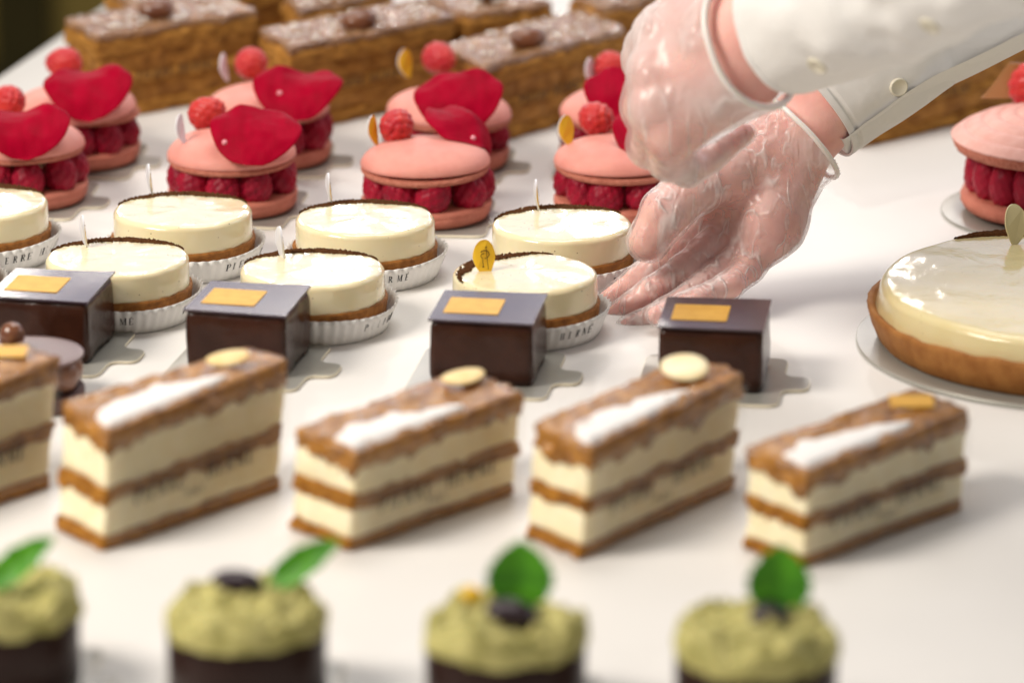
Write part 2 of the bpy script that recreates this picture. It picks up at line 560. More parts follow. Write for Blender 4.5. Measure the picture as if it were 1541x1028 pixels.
def glove_mat(name, base, gain, sc_):
    m = bpy.data.materials.new(name)
    m.use_nodes = True
    nt = m.node_tree
    N, L = nt.nodes, nt.links
    b = N["Principled BSDF"]
    out = N["Material Output"]
    tc = N.new("ShaderNodeTexCoord")
    mp = N.new("ShaderNodeMapping")
    mp.inputs["Rotation"].default_value = (0.3, 0.2, 0.75)
    mp.inputs["Scale"].default_value = (1.0, 1.0, 1.0)
    L.new(tc.outputs["Object"], mp.inputs["Vector"])
    def ridge(scale, stretch, rot, w, dist):
        m2 = N.new("ShaderNodeMapping")
        m2.inputs["Rotation"].default_value = rot
        m2.inputs["Scale"].default_value = stretch
        L.new(tc.outputs["Object"], m2.inputs["Vector"])
        n = N.new("ShaderNodeTexNoise")
        n.inputs["Scale"].default_value = scale; n.inputs["Detail"].default_value = 1.5
        n.inputs["Roughness"].default_value = 0.45; n.inputs["Distortion"].default_value = dist
        L.new(m2.outputs[0], n.inputs["Vector"])
        a = N.new("ShaderNodeMath"); a.operation = 'SUBTRACT'; a.inputs[1].default_value = 0.5
        L.new(n.outputs["Fac"], a.inputs[0])
        b_ = N.new("ShaderNodeMath"); b_.operation = 'ABSOLUTE'; L.new(a.outputs[0], b_.inputs[0])
        c = N.new("ShaderNodeMapRange"); c.interpolation_type = 'SMOOTHSTEP'
        c.inputs[1].default_value, c.inputs[2].default_value = 0.0, w
        c.inputs[3].default_value, c.inputs[4].default_value = 1.0, 0.0
        L.new(b_.outputs[0], c.inputs[0])
        # creases come and go
        g_ = N.new("ShaderNodeTexNoise"); g_.inputs["Scale"].default_value = scale * 0.9
        L.new(tc.outputs["Object"], g_.inputs["Vector"])
        k = N.new("ShaderNodeMapRange"); k.inputs[1].default_value, k.inputs[2].default_value = 0.44, 0.64
        L.new(g_.outputs["Fac"], k.inputs[0])
        q = N.new("ShaderNodeMath"); q.operation = 'MULTIPLY'
        L.new(c.outputs[0], q.inputs[0]); L.new(k.outputs[0], q.inputs[1])
        return q.outputs[0]
    ra = ridge(sc_, (1, 1, 0.28), (0.0, 0.78, 0.2), 0.060, 0.15)
    rb = ridge(sc_ * 1.5, (1, 1, 0.22), (0.1, -0.75, -0.1), 0.055, 0.15)
    rid = N.new("ShaderNodeMath"); rid.operation = 'MAXIMUM'
    L.new(ra, rid.inputs[0]); L.new(rb, rid.inputs[1])
    lo = N.new("ShaderNodeTexNoise"); lo.inputs["Scale"].default_value = sc_ * 0.45; lo.inputs["Detail"].default_value = 2
    L.new(mp.outputs[0], lo.inputs["Vector"])
    ca = ridge(sc_ * 0.8, (1, 1, 0.35), (0.0, 0.78, 0.2), 0.16, 0.5)
    cb = ridge(sc_ * 1.3, (1, 1, 0.30), (0.1, -0.75, -0.1), 0.14, 0.5)
    vo = N.new("ShaderNodeTexVoronoi"); vo.inputs["Scale"].default_value = sc_ * 2.2
    L.new(mp.outputs[0], vo.inputs["Vector"])
    a1_ = N.new("ShaderNodeMath"); a1_.operation = 'ADD'; L.new(ca, a1_.inputs[0]); L.new(cb, a1_.inputs[1])
    a2_ = N.new("ShaderNodeMath"); a2_.operation = 'MULTIPLY_ADD'; a2_.inputs[1].default_value = 0.06
    L.new(vo.outputs["Distance"], a2_.inputs[0]); L.new(a1_.outputs[0], a2_.inputs[2])
    a3_ = N.new("ShaderNodeMath"); a3_.operation = 'MULTIPLY_ADD'; a3_.inputs[1].default_value = 0.5
    L.new(rid.outputs[0], a3_.inputs[0]); L.new(a2_.outputs[0], a3_.inputs[2])
    bump = N.new("ShaderNodeBump"); bump.inputs["Strength"].default_value = 0.85; bump.inputs["Distance"].default_value = 0.0016
    L.new(a3_.outputs[0], bump.inputs["Height"])
    r1 = N.new("ShaderNodeMath"); r1.operation = 'MULTIPLY'; r1.inputs[1].default_value = gain  # whitish vinyl creases, with their highlight streaks put into the opacity too
    L.new(rid.outputs[0], r1.inputs[0])
    r2 = N.new("ShaderNodeMapRange")
    r2.inputs[1].default_value, r2.inputs[2].default_value = 0.35, 0.7
    r2.inputs[3].default_value, r2.inputs[4].default_value = base * 0.25, base * 2.0
    L.new(lo.outputs["Fac"], r2.inputs[0])
    ad = N.new("ShaderNodeMath"); ad.operation = 'ADD'; ad.use_clamp = True
    L.new(r1.outputs[0], ad.inputs[0]); L.new(r2.outputs[0], ad.inputs[1])
    N.remove(b)
    df = N.new("ShaderNodeBsdfDiffuse"); df.inputs["Color"].default_value = (0.88, 0.85, 0.84, 1)
    L.new(bump.outputs["Normal"], df.inputs["Normal"])
    tr = N.new("ShaderNodeBsdfTransparent")
    ms = N.new("ShaderNodeMixShader")
    tl = N.new("ShaderNodeBsdfTranslucent"); tl.inputs["Color"].default_value = (0.88, 0.85, 0.84, 1)
    dt = N.new("ShaderNodeMixShader"); dt.inputs[0].default_value = 0.4
    L.new(df.outputs[0], dt.inputs[1]); L.new(tl.outputs[0], dt.inputs[2])
    L.new(ad.outputs[0], ms.inputs[0]); L.new(tr.outputs[0], ms.inputs[1]); L.new(dt.outputs[0], ms.inputs[2])
    gl = N.new("ShaderNodeBsdfGlossy"); gl.inputs["Roughness"].default_value = 0.30
    gl.inputs["Color"].default_value = (1, 1, 1, 1)
    L.new(bump.outputs["Normal"], gl.inputs["Normal"])
    fr = N.new("ShaderNodeFresnel"); fr.inputs["IOR"].default_value = 1.42
    L.new(bump.outputs["Normal"], fr.inputs["Normal"])
    ms2 = N.new("ShaderNodeMixShader")
    mn = N.new("ShaderNodeMath"); mn.operation = 'MINIMUM'; mn.inputs[1].default_value = 0.22
    L.new(fr.outputs[0], mn.inputs[0]); L.new(mn.outputs[0], ms2.inputs[0]); L.new(ms.outputs[0], ms2.inputs[1]); L.new(gl.outputs[0], ms2.inputs[2])
    L.new(ms2.outputs[0], out.inputs["Surface"])
    return m
M['glove'] = glove_mat("clear_vinyl_glove", 0.27, 0.62, 70)
M['glove_near'] = glove_mat("milky_vinyl_glove", 0.42, 0.35, 40)

def film_mat(name, opacity):
    m = bpy.data.materials.new(name)
    m.use_nodes = True
    nt = m.node_tree
    N, L = nt.nodes, nt.links
    b = N["Principled BSDF"]
    b.inputs["Base Color"].default_value = (0.8, 0.78, 0.74, 1)
    b.inputs["Roughness"].default_value = 0.12
    fr = N.new("ShaderNodeFresnel"); fr.inputs["IOR"].default_value = 1.4
    ad = N.new("ShaderNodeMath"); ad.operation = 'ADD'; ad.inputs[1].default_value = opacity; ad.use_clamp = True
    L.new(fr.outputs[0], ad.inputs[0])
    tr = N.new("ShaderNodeBsdfTransparent")
    ms = N.new("ShaderNodeMixShader")
    L.new(ad.outputs[0], ms.inputs[0]); L.new(tr.outputs[0], ms.inputs[1]); L.new(b.outputs[0], ms.inputs[2])
    L.new(ms.outputs[0], N["Material Output"].inputs["Surface"])
    return m
M['film'] = film_mat("clear_film", 0.06)

# ------------------------------------------------------------------ setting: table, wall
GRID = R(-8.0)
c8, s8 = math.cos(GRID), math.sin(GRID)
eA, eB = np.array(at(0, 114)), np.array(at(84, 57))
ed = (eB - eA) / np.linalg.norm(eB - eA)
nr = np.array([ed[1], -ed[0]])
A0, A1 = eA - ed * 1.6, eA + ed * 1.35
quad = [A0, A0 + nr * 2.6, A1 + nr * 2.6, A1]
table = thing("table", "white table on which all the pastries are laid out in rows", "table", (0, 0, 0))
per = quad_perim(quad, 30, 0.01)
V, Fs = slab(per, per, -0.03, 0.0, edge=0.001, rings=4, caps=8)
mk("tabletop", V, Fs, M['table'], table)
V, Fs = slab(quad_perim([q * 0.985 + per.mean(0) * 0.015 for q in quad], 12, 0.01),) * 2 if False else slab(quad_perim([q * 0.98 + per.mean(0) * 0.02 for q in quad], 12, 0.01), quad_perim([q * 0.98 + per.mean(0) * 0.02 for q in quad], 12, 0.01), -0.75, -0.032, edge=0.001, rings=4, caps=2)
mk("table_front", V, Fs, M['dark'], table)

def structure(name, V, Fs, m):
    o = mk(name, V, Fs, m, smooth=False)
    o["kind"] = "structure"
    return o
def box(x0, x1, y0, y1, z0, z1):
    V = [(x, y, z) for x in (x0, x1) for y in (y0, y1) for z in (z0, z1)]
    return V, [(0, 1, 3, 2), (4, 6, 7, 5), (0, 4, 5, 1), (2, 3, 7, 6), (0, 2, 6, 4), (1, 5, 7, 3)]
structure("floor", *box(-5, 5, -5, 5, -0.80, -0.755), M['dark'])
structure("wall", *box(-5, 5, 2.62, 2.72, -0.754, 0.10), M['wall'])
structure("doorway", *box(-0.545, -0.486, 2.58, 2.618, -0.754, 0.10), M['dark'])
structure("shade_block", *box(-3, 3, 2.50, 2.578, -0.754, -0.49), M['dark'])  # dark block added for the shade seen below the table edge

# ------------------------------------------------------------------ lettering
def arc(cx, cy, rx, ry, a0, a1, t0, t1, n=10):
    out = []
    for i in range(n):
        q = []
        for a, s in ((i, 1), (i + 1, 1), (i + 1, -1), (i, -1)):
            f = a / n
            th = R(a0 + (a1 - a0) * f)
            t = (t0 + (t1 - t0) * math.sin(math.pi * f)) * 0.5 * s
            q.append((cx + (rx + t) * math.cos(th), cy + (ry + t) * math.sin(th)))
        out.append(q)
    return out
def rc(x0, y0, x1, y1):
    return [[(x0, y0), (x1, y0), (x1, y1), (x0, y1)]]
def ln(x0, y0, x1, y1, w):
    d = np.array([x1 - x0, y1 - y0]); d = d / np.linalg.norm(d); n = np.array([-d[1], d[0]]) * w / 2
    return [[(x0 + n[0], y0 + n[1]), (x0 - n[0], y0 - n[1]), (x1 - n[0], y1 - n[1]), (x1 + n[0], y1 + n[1])]]
def stem(x):
    return rc(x - 0.07, 0, x + 0.07, 1) + rc(x - 0.15, 0, x + 0.15, 0.045) + rc(x - 0.15, 0.955, x + 0.15, 1)
def glyph(ch):
    if ch == 'I': return 0.36, stem(0.18)
    if ch == 'P': return 0.64, stem(0.16) + arc(0.27, 0.74, 0.25, 0.24, 90, -90, 0.04, 0.15) + rc(0.2, 0.955, 0.3, 1) + rc(0.2, 0.48, 0.3, 0.52)
    if ch == 'R': return 0.70, stem(0.16) + arc(0.27, 0.74, 0.22, 0.24, 90, -90, 0.04, 0.15) + ln(0.3, 0.5, 0.62, 0.0, 0.13) + rc(0.2, 0.955, 0.3, 1) + rc(0.2, 0.48, 0.3, 0.52)
    if ch in 'EÉ':
        g = stem(0.16) + rc(0.16, 0.955, 0.55, 1) + rc(0.16, 0, 0.57, 0.045) + rc(0.16, 0.48, 0.42, 0.525) + rc(0.52, 0.82, 0.56, 1) + rc(0.54, 0, 0.58, 0.2) + rc(0.40, 0.40, 0.43, 0.6)
        if ch == 'É': g += ln(0.26, 1.08, 0.42, 1.24, 0.08)
        return 0.64, g
    if ch == 'H': return 0.76, stem(0.16) + stem(0.60) + rc(0.2, 0.48, 0.56, 0.525)
    if ch == 'M': return 0.92, rc(0.11, 0, 0.15, 1) + stem(0.76) + ln(0.15, 1.0, 0.44, 0.05, 0.13) + ln(0.44, 0.05, 0.74, 1.0, 0.05) + rc(0.05, 0, 0.22, 0.045) + rc(0.03, 0.955, 0.18, 1)
    if ch == 'A': return 0.74, ln(0.08, 0, 0.37, 1, 0.05) + ln(0.37, 1, 0.66, 0, 0.14) + rc(0.2, 0.33, 0.54, 0.37)
    if ch == 'S': return 0.56, arc(0.28, 0.74, 0.18, 0.22, 20, 270, 0.05, 0.11) + arc(0.28, 0.26, 0.20, 0.24, 90, -160, 0.05, 0.13)
    return 0.40, []
def text_quads(s, gap=0.10):
    x, out = 0.0, []
    for ch in s:
        w, g = glyph(ch)
        out += [[(px + x, py) for px, py in q] for q in g]
        x += w + gap
    return x - gap, out

# ------------------------------------------------------------------ pastry cards
def rounded_poly(pts, r, k=5):
    pts = np.array(pts, float); out = []
    n = len(pts)
    for i in range(n):
        a, b, c = pts[i - 1], pts[i], pts[(i + 1) % n]
        ra = min(r, 0.45 * np.linalg.norm(b - a)); rcx = min(r, 0.45 * np.linalg.norm(c - b))
        s = b + (a - b) / np.linalg.norm(a - b) * ra
        e = b + (c - b) / np.linalg.norm(c - b) * rcx
        for t in np.linspace(0, 1, k):
            out.append((1 - t) ** 2 * s + 2 * t * (1 - t) * b + t * t * e)
    return np.array(out)
w, h = 0.037, 0.040
card_poly = rounded_poly([(-w, -h), (w, -h), (w, -0.013), (w + 0.0135, -0.0125), (w + 0.0135, 0.0095), (w, 0.010), (w, h), (-w, h)], 0.007)
V, Fs = extrude(card_poly, 0.0002, 0.0018)
n_ = len(card_poly)
_o = mk("pastry_card", V, Fs, None, smooth=False, mats=[M['card'], M['card_edge']], midx=[1] * (3 * n_) + [0, 0])
card_mesh = _o.data
bpy.data.objects.remove(_o)
def card(x, y, rz, label, group, sc=1.0):
    o = link("pastry_card", card_mesh, loc=(x, y, 0), rot=(0, 0, rz), scale=(sc, sc, 1))
    return tag(o, label, "cake card", group)

# ------------------------------------------------------------------ picks
def pick_meshes():
    n = 40
    pts = []
    for i in range(n):
        a = 2 * math.pi * i / n
        x = 0.0054 * math.cos(a)
        z = 0.0090 * math.sin(a)
        x += 0.0016 * (-(z / 0.009)) ** 3 if z < 0 else 0
        if z < 0:
            x *= 1 - 0.30 * (-z / 0.009)
        pts.append((x, z + 0.0085))
    pts = np.array(pts)
    V = []
    th = 0.0004
    for s in (-1, 1):
        for x, z in pts:
            V.append((x, s * th + 0.6 * (x ** 2) / 0.005 * 0.35, z))
    Fs, mi = [], []
    for j in range(n):
        k = (j + 1) % n
        Fs.append((j, k, n + k, n + j)); mi.append(1)
    Fs.append(tuple(range(n - 1, -1, -1))); mi.append(0)     # front (-y)
    Fs.append(tuple(range(n, 2 * n))); mi.append(1)
    for k in range(len(Fs)):
        if k < n: Fs[k] = Fs[k][::-1]
    return V, Fs, mi
def strokes():
    quads = []
    def path(p, w0, w1):
        p = np.array(p)
        for i in range(len(p) - 1):
            w = w0 + (w1 - w0) * i / (len(p) - 1)
            quads.extend(ln(*p[i], *p[i + 1], w))
    th = np.linspace(R(150), R(-95), 20)
    path(np.c_[0.0002 + 0.0021 * np.cos(th), 0.0103 + 0.0019 * np.sin(th)], 0.0005, 0.0003)
    th = np.linspace(R(-95), R(-290), 14)
    path(np.c_[-0.0004 + 0.0012 * np.cos(th), 0.0096 + 0.0011 * np.sin(th)], 0.0003, 0.00045)
    path([(0.0009, 0.0138), (0.0012, 0.0098), (0.0019, 0.0030)], 0.0003, 0.0003)
    path([(-0.0008, 0.0080), (-0.0005, 0.0044)], 0.0003, 0.0003)
    quads.extend(ln(0.0005, 0.0137, 0.0014, 0.0139, 0.0005))
    quads.extend(ln(-0.0010, 0.0043, 0.0000, 0.0045, 0.0005))
    V, Fs = [], []
    for i, q in enumerate(quads):
        st = len(V)
        for x, z in q:
            V.append((x, -0.00065 - 0.00002 * (i % 5) + 0.6 * x * x / 0.005 * 0.35, z))
        Fs.append((st, st + 1, st + 2, st + 3))
    return V, Fs
def add_pick(parent, loc, rz, tilt=0.0, front='yellow', sc=1.0, emblem=True, name="pick"):
    V, Fs, mi = pick_meshes()
    o = mk(name, V, Fs, None, parent, smooth=False, mats=[M[front], M['pickwhite'] if front != 'pickcream' else M['pickcream']], midx=mi)
    o.location = loc
    o.rotation_euler = (tilt, 0, rz)
    o.scale = (sc, sc, sc)
    if emblem:
        V, Fs = strokes()
        mk("emblem", V, Fs, M['brownink'], o, smooth=False)
    return o

# ------------------------------------------------------------------ small tarts
RT_ = 0.0385
def make_tart():
    t = thing("cream_tart", "", "tart", (0, 0, 0))
    prof = [(0.0005, 0.0015)] + [(0.0375, 0.0015), (0.0388, 0.004), (0.0398, 0.0142), (0.0400, 0.0160), (0.0391, 0.0169), (0.0372, 0.0160), (0.03, 0.0156), (0.0005, 0.0156)]
    def wp(V):
        d = np.hypot(V[:, 0], V[:, 1])
        k = 1 + 0.010 * fbm(V, 260, 3) * (d > 0.03)
        V = V * np.c_[k, k, np.ones(len(V))]
        V[:, 2] += 0.0006 * fbm(V, 180, 9) * (d > 0.03) * (V[:, 2] > 0.012)
        return V
    V, Fs = lathe(prof, 96, wp)
    mk("crust", V, Fs, M['crust'], t)
    prof = round_prof(0.0385, 0.0150, 0.0383, 0.0318, 0.0012, 0.0030, 6, 8)
    def wc(V):
        V[:, 2] += (0.0004 * fbm(V, 70, 21)) * (V[:, 2] > 0.03)
        return V
    V, Fs = lathe(prof, 96, wc)
    mk("cream_filling", V, Fs, M['glaze'], t)
    # cocoa crescent along the rim, centred on +y
    V, Fs = [], []
    nth, nr_ = 130, 12
    Ro = 0.0376
    for i in range(nth + 1):
        a = R(90 - 72) + R(144) * i / nth
        sft = 0.0108
        dirv = np.array([math.cos(a), math.sin(a)])
        bq = dirv[1] * sft
        Ri = -bq + math.sqrt(max(bq * bq - sft * sft + 0.0378 ** 2, 0))
        Ri = min(Ri, Ro - 0.0002)
        Ri += 0.0009 * RNG.normal()
        Ri = min(Ri, Ro - 0.0001)
        Ri = Ro - (Ro - Ri) * min(1, (nth - i) / nth / 0.2, i / nth / 0.2 + 0.01)
        for j in range(nr_ + 1):
            f = j / nr_
            r = Ri + (Ro - Ri) * f
            z = 0.0317 + 0.0008 * min(1, (Ro - Ri) / 0.004) * math.sin(math.pi * min(1, f * 1.15 + 0.12)) ** 0.6 if 0 < f < 1 else 0.0312
            z += 0.00045 * RNG.normal() if 0 < f < 1 else 0
            if f > 0.9:
                z -= 0.0009
            V.append((dirv[0] * r, dirv[1] * r, z))
    for i in range(nth):
        for j in range(nr_):
            a = i * (nr_ + 1) + j
            Fs.append((a, a + 1, a + nr_ + 2, a + nr_ + 1))
    mk("cocoa_powder", V, [f[::-1] for f in Fs], M['cocoa'], t)
    return t

def make_case(start_deg):
    t = thing("paper_case", "", "paper case", (0, 0, 0))
    n, PL = 288, 48
    def rad(z, th):
        r = 0.0388 + (0.0446 - 0.0388) * (z / 0.0150)
        return r + (0.00022 + 0.00055 * z / 0.015) * np.sign(np.sin(PL * th)) * np.abs(np.sin(PL * th)) ** 0.7
    V, Fs = [], []
    zs = [0.0004, 0.0035, 0.0075, 0.0115, 0.0150]
    seed = RNG.random()
    lift = lambda th, z: (0.0007 * math.sin(3 * th + 6 * seed) + 0.0004 * math.sin(PL * th)) * (z / 0.015)
    for side in (0, 1):
        for z in zs:
            for j in range(n):
                th = 2 * math.pi * j / n
                r = rad(z, th) - side * 0.00025
                V.append((r * math.cos(th), r * math.sin(th), z + lift(th, z)))
    m = len(zs)
    for side in (0, 1):
        for i in range(m - 1):
            for j in range(n):
                k = (j + 1) % n
                a, b = (side * m + i) * n, (side * m + i + 1) * n
                f = (a + j, a + k, b + k, b + j)
                Fs.append(f if side == 0 else f[::-1])
    for j in range(n):
        k = (j + 1) % n
        a, b = (m - 1) * n, (2 * m - 1) * n
        Fs.append((a + j, a + k, b + k, b + j))
    Fs.append(tuple(range(n - 1, -1, -1)))
    mk("pleated_paper", V, Fs, M['paper'], t)
    Lh = 0.0042
    V, Fs = [], []
    for rep in (0, 120, 240):
        ang = start_deg + rep
        for ch in "PIERRE HERMÉ":
            _, qs = glyph(ch)
            for q in qs:
                st = len(V)
                for px, py in q:
                    th = R(ang - 90) + (px - 0.3) * Lh / 0.0425
                    z = 0.0066 + py * Lh
                    r = rad(z, th) + 0.00022
                    V.append((r * math.cos(th), r * math.sin(th), z + lift(th, z)))
                Fs.append((st, st + 1, st + 2, st + 3))
            ang += 6.6
    mk("lettering", V, Fs, M['ink'], t, smooth=False)
    return t

ZT = 0.0318
tart0 = make_tart()
front_row = [(-118, 372), (176.5, 387), (470.3, 404), (790, 411.5)]
back_row = [(-32, 303), (275, 316), (549.5, 328), (846, 336)]
tart_labels = [
    "white cream tart cut off by the picture edge behind the first chocolate cube",
    "cream tart behind the chocolate cube that stands beside the round chocolate dessert",
    "cream tart half hidden by the chocolate cube second from the picture's left",
    "cream tart with an upright yellow emblem pick, beside the gloved fingertips",
    "cream tart at the picture edge under the leftmost macaron",
    "cream tart with bright window glints, in front of the second macaron from the left",
    "cream tart in front of the macaron with the yellow pick and folded petal, plain case",
    "cream tart whose side touches the gloved thumb",
]
case_labels = [
    "sliver of pleated white paper case at the picture edge beside the first chocolate cube",
    "pleated white paper case under the tart behind the first chocolate cube",
    "pleated white paper case printed PIE under the tart behind the second chocolate cube",
    "pleated white paper case pinched by the gloved fingers, under the yellow-pick tart",
    "printed pleated paper case at the picture edge under the leftmost back tart",
    "printed pleated paper case under the back tart with window glints",
    "pleated paper case under the back tart next to the yellow pick",
    "pleated paper case printed with letters between the back tart and gloved index finger",
]
cocoa_rot = [12, 4, 6, 48, 0, 4, 6, 12]
case_start = [20, 60, 43, 100, 12, 38, 80, 40]
# pick: photo pixel of its foot, turn, yellow face forward?
picks = [None, (131, 372, 106), (427, 389, 110), (729, 411, 8), None, (230, 293, 102), (500, 307, 100), (812, 317, 94)]
tarts = []
for i, (u, v) in enumerate(front_row + back_row):
    t = tart0 if i == 0 else copy_tree(tart0)
    x, y = at(u, v, ZT)
    t.location = (x, y, 0.0008)
    t.rotation_euler = (0, 0, R(cocoa_rot[i]))
    tag(t, tart_labels[i], "tart", "cream tarts in two rows")
    tarts.append(t)
    c = make_case(case_start[i])
    c.location = (x + 0.0006, y, 0)
    tag(c, case_labels[i], "paper case", "paper cases under the tarts")
for i, pk in enumerate(picks):
    if pk:
        u, v, rz = pk
        x, y = at(u, v, ZT)
        t = tarts[i]
        a = -t.rotation_euler.z
        dx, dy = x - t.location.x, y - t.location.y
        lx, ly = dx * math.cos(a) - dy * math.sin(a), dx * math.sin(a) + dy * math.cos(a)
        add_pick(t, (lx, ly, ZT - 0.0022), R(rz) - t.rotation_euler.z, R(-6), sc=1.12, emblem=True)

# ------------------------------------------------------------------ chocolate cubes
cube_data = [
    (77, 429, -11, "dark chocolate cube with gold square beside the round chocolate dessert", "silver card under the chocolate cube beside the round dessert"),
    (373, 449, -12, "dark chocolate cube with bluish lid in front of the PIE-printed paper case", "silver card under the cube standing before the second front tart"),
    (735, 462, -8.5, "dark chocolate cube in front of the tart with the yellow pick", "silver card under the cube in front of the yellow-pick tart"),
    (1076, 472, -7, "dark chocolate cube with bright gold square in front of the gloved hand", "silver card with a tab under the cube by the gloved hand"),
]
HB = 0.0345
for i, (u, v, rz, lab, clab) in enumerate(cube_data):
    x, y = at(u, v - 7, HB * 1.06 + 0.0018)
    cr = R(rz)
    cx, cyy = x - 0.001 * math.cos(cr) + 0.004 * math.sin(cr), y - 0.001 * math.sin(cr) - 0.004 * math.cos(cr)
    card(cx, cyy, cr, clab, "silver cards under the chocolate cubes")
    t = thing("chocolate_cube", lab, "chocolate cake", (x, y, 0.0018), cr, "chocolate cubes in a row")
    t.scale = (1.10, 1.10, 1.06)
    hw = 0.0243
    q = [(-hw, -hw), (hw, -hw), (hw, hw), (-hw, hw)]
    pb = quad_perim(np.array(q) * 1.0, 20, 0.004)
    pt = quad_perim(np.array(q) * 0.985, 20, 0.003)
    V, Fs = slab(pb, pt, 0.0, HB - 0.0030, amp=0.0004, nscale=90, seed=i * 11, bulge=0.0004, edge=0.0011, rings=9, caps=6, topamp=0.0001)
    sk = V[:, 2] < 0.004
    V[sk, 0] += 0.0006 * noise(V[sk], 300, 4); V[sk, 1] += 0.0006 * noise(V[sk], 300, 5)
    mk("chocolate_body", V, Fs, M['choc'], t)
    # thin lid with a slightly lifted edge
    lw = 0.0246
    n = 16
    V, Fs = [], []
    for s in (0, 1):
        for a in np.linspace(-1, 1, n):
            for b in np.linspace(-1, 1, n):
                z = HB - 0.0032 + s * 0.0011 + 0.0007 * (i in (0, 1)) * max(0, a) ** 2 * (0.5 + 0.5 * b) + 0.0002 * b * a
                V.append((a * lw, b * lw, z))
    N2 = n * n
    for a in range(n - 1):
        for b in range(n - 1):
            p = a * n + b
            Fs.append((p, p + 1, p + n + 1, p + n))
            p += N2
            Fs.append((p, p + n, p + n + 1, p + 1))
    for a in range(n - 1):
        for (p, q_) in ((a * n, (a + 1) * n), ((a + 1) * n + n - 1, a * n + n - 1), (a + 1, a), ((n - 1) * n + a, (n - 1) * n + a + 1)):
            Fs.append((p, q_, q_ + N2, p + N2))
    auto_sharp(mk("chocolate_lid", V, Fs, M['lid'], t), 50)
    g = rounded_poly([(-0.0195, -0.0132), (0.0065, -0.0132), (0.0065, 0.0115), (-0.0195, 0.0115)], 0.0005, 2)
    V, Fs = extrude(g, HB - 0.0020, HB - 0.0017, 0.0001)
    mk("gold_square", V, Fs, M['gold'], t, smooth=False)

# ------------------------------------------------------------------ raspberries and macarons
def raspberry_mesh(name, seed, rx=0.0098, rz=0.0118, nd=64, m=None):
    V, Fs = ball(56, 38)
    k = np.arange(nd) + 0.5
    ph = np.arccos(1 - 2 * k / nd); th = math.pi * (1 + 5 ** 0.5) * k + seed
    D = np.c_[np.cos(th) * np.sin(ph), np.sin(th) * np.sin(ph), np.cos(ph)]
    dots = V @ D.T
    best = dots.max(1)
    ang = np.arccos(np.clip(best, -1, 1))
    w = 0.285
    bump = np.sqrt(np.clip(1 - (ang / w) ** 2, 0, 1))
    r = 0.83 + 0.18 * bump
    V = V * r[:, None]
    taper = 1 - 0.16 * V[:, 2]
    V = np.c_[V[:, 0] * rx * taper, V[:, 1] * rx * taper, V[:, 2] * rz]
    o = mk(name, V, Fs, m or M['rasp'])
    me = o.data
    bpy.data.objects.remove(o)
    return me
RASP = [raspberry_mesh("raspberry", s) for s in (0.0, 1.3, 2.1)]
RASPT = [raspberry_mesh("raspberry", s, 0.0100, 0.0115, m=M['rasp_top']) for s in (0.4, 2.6)]

def shell_prof(r, h, zfoot):
    p = []
    for i in range(15):
        a = i / 14 * math.pi / 2
        p.append((max(r * math.cos(a) ** 0.72, 0.0004), zfoot + h * math.sin(a) ** 1.0))
    return p
def macaron_parts():
    RM = 0.0372
    def ruffle(V, amp, z0, z1, seed):
        d = np.hypot(V[:, 0], V[:, 1])
        m = (V[:, 2] >= z0) & (V[:, 2] <= z1) & (d > 0.02)
        k = 1 + amp * (noise(V, 420, seed) + 0.6 * noise(V, 900, seed + 1)) * m
        V[:, 0] *= k; V[:, 1] *= k
        V[:, 2] += 0.0005 * noise(V, 350, seed + 3) * m
        return V
    # bottom shell: flat side up
    bp = [(0.0005, 0.0), (0.0325, 0.0), (0.0352, 0.0010), (0.0368, 0.0034), (RM, 0.0062), (RM - 0.0004, 0.0070), (RM + 0.0003, 0.0080), (RM, 0.0098), (RM - 0.001, 0.0105), (0.030, 0.0108), (0.0005, 0.0108)]
    base = mk("base_shell", *lathe(bp, 110, lambda V: ruffle(V, 0.012, 0.0065, 0.0104, 3)), M['shell_base'])
    zf = 0.0272
    fp = [(0.0005, zf - 0.0006), (0.030, zf - 0.0006), (0.0355, zf - 0.0002), (RM - 0.0008, zf + 0.0008), (RM - 0.0002, zf + 0.0018), (RM - 0.0010, zf + 0.0030), (RM - 0.003, zf + 0.0034), (0.0005, zf + 0.0034)]
    foot = mk("shell_foot", *lathe(fp, 110, lambda V: ruffle(V, 0.014, zf, zf + 0.0031, 8)), M['foot'])
    def wd(V):
        V[:, 2] += 0.0005 * noise(V, 60, 5) * (V[:, 2] > zf + 0.006)
        return V
    top = mk("top_shell", *lathe([(RM - 0.004, zf + 0.0026), (RM - 0.0006, zf + 0.0030)] + shell_prof(RM, 0.0130, zf + 0.0036), 96, wd), M['shell'])
    out = [base.data, foot.data, top.data]
    for o in (base, foot, top):
        bpy.data.objects.remove(o)
    return out
MAC = macaron_parts()

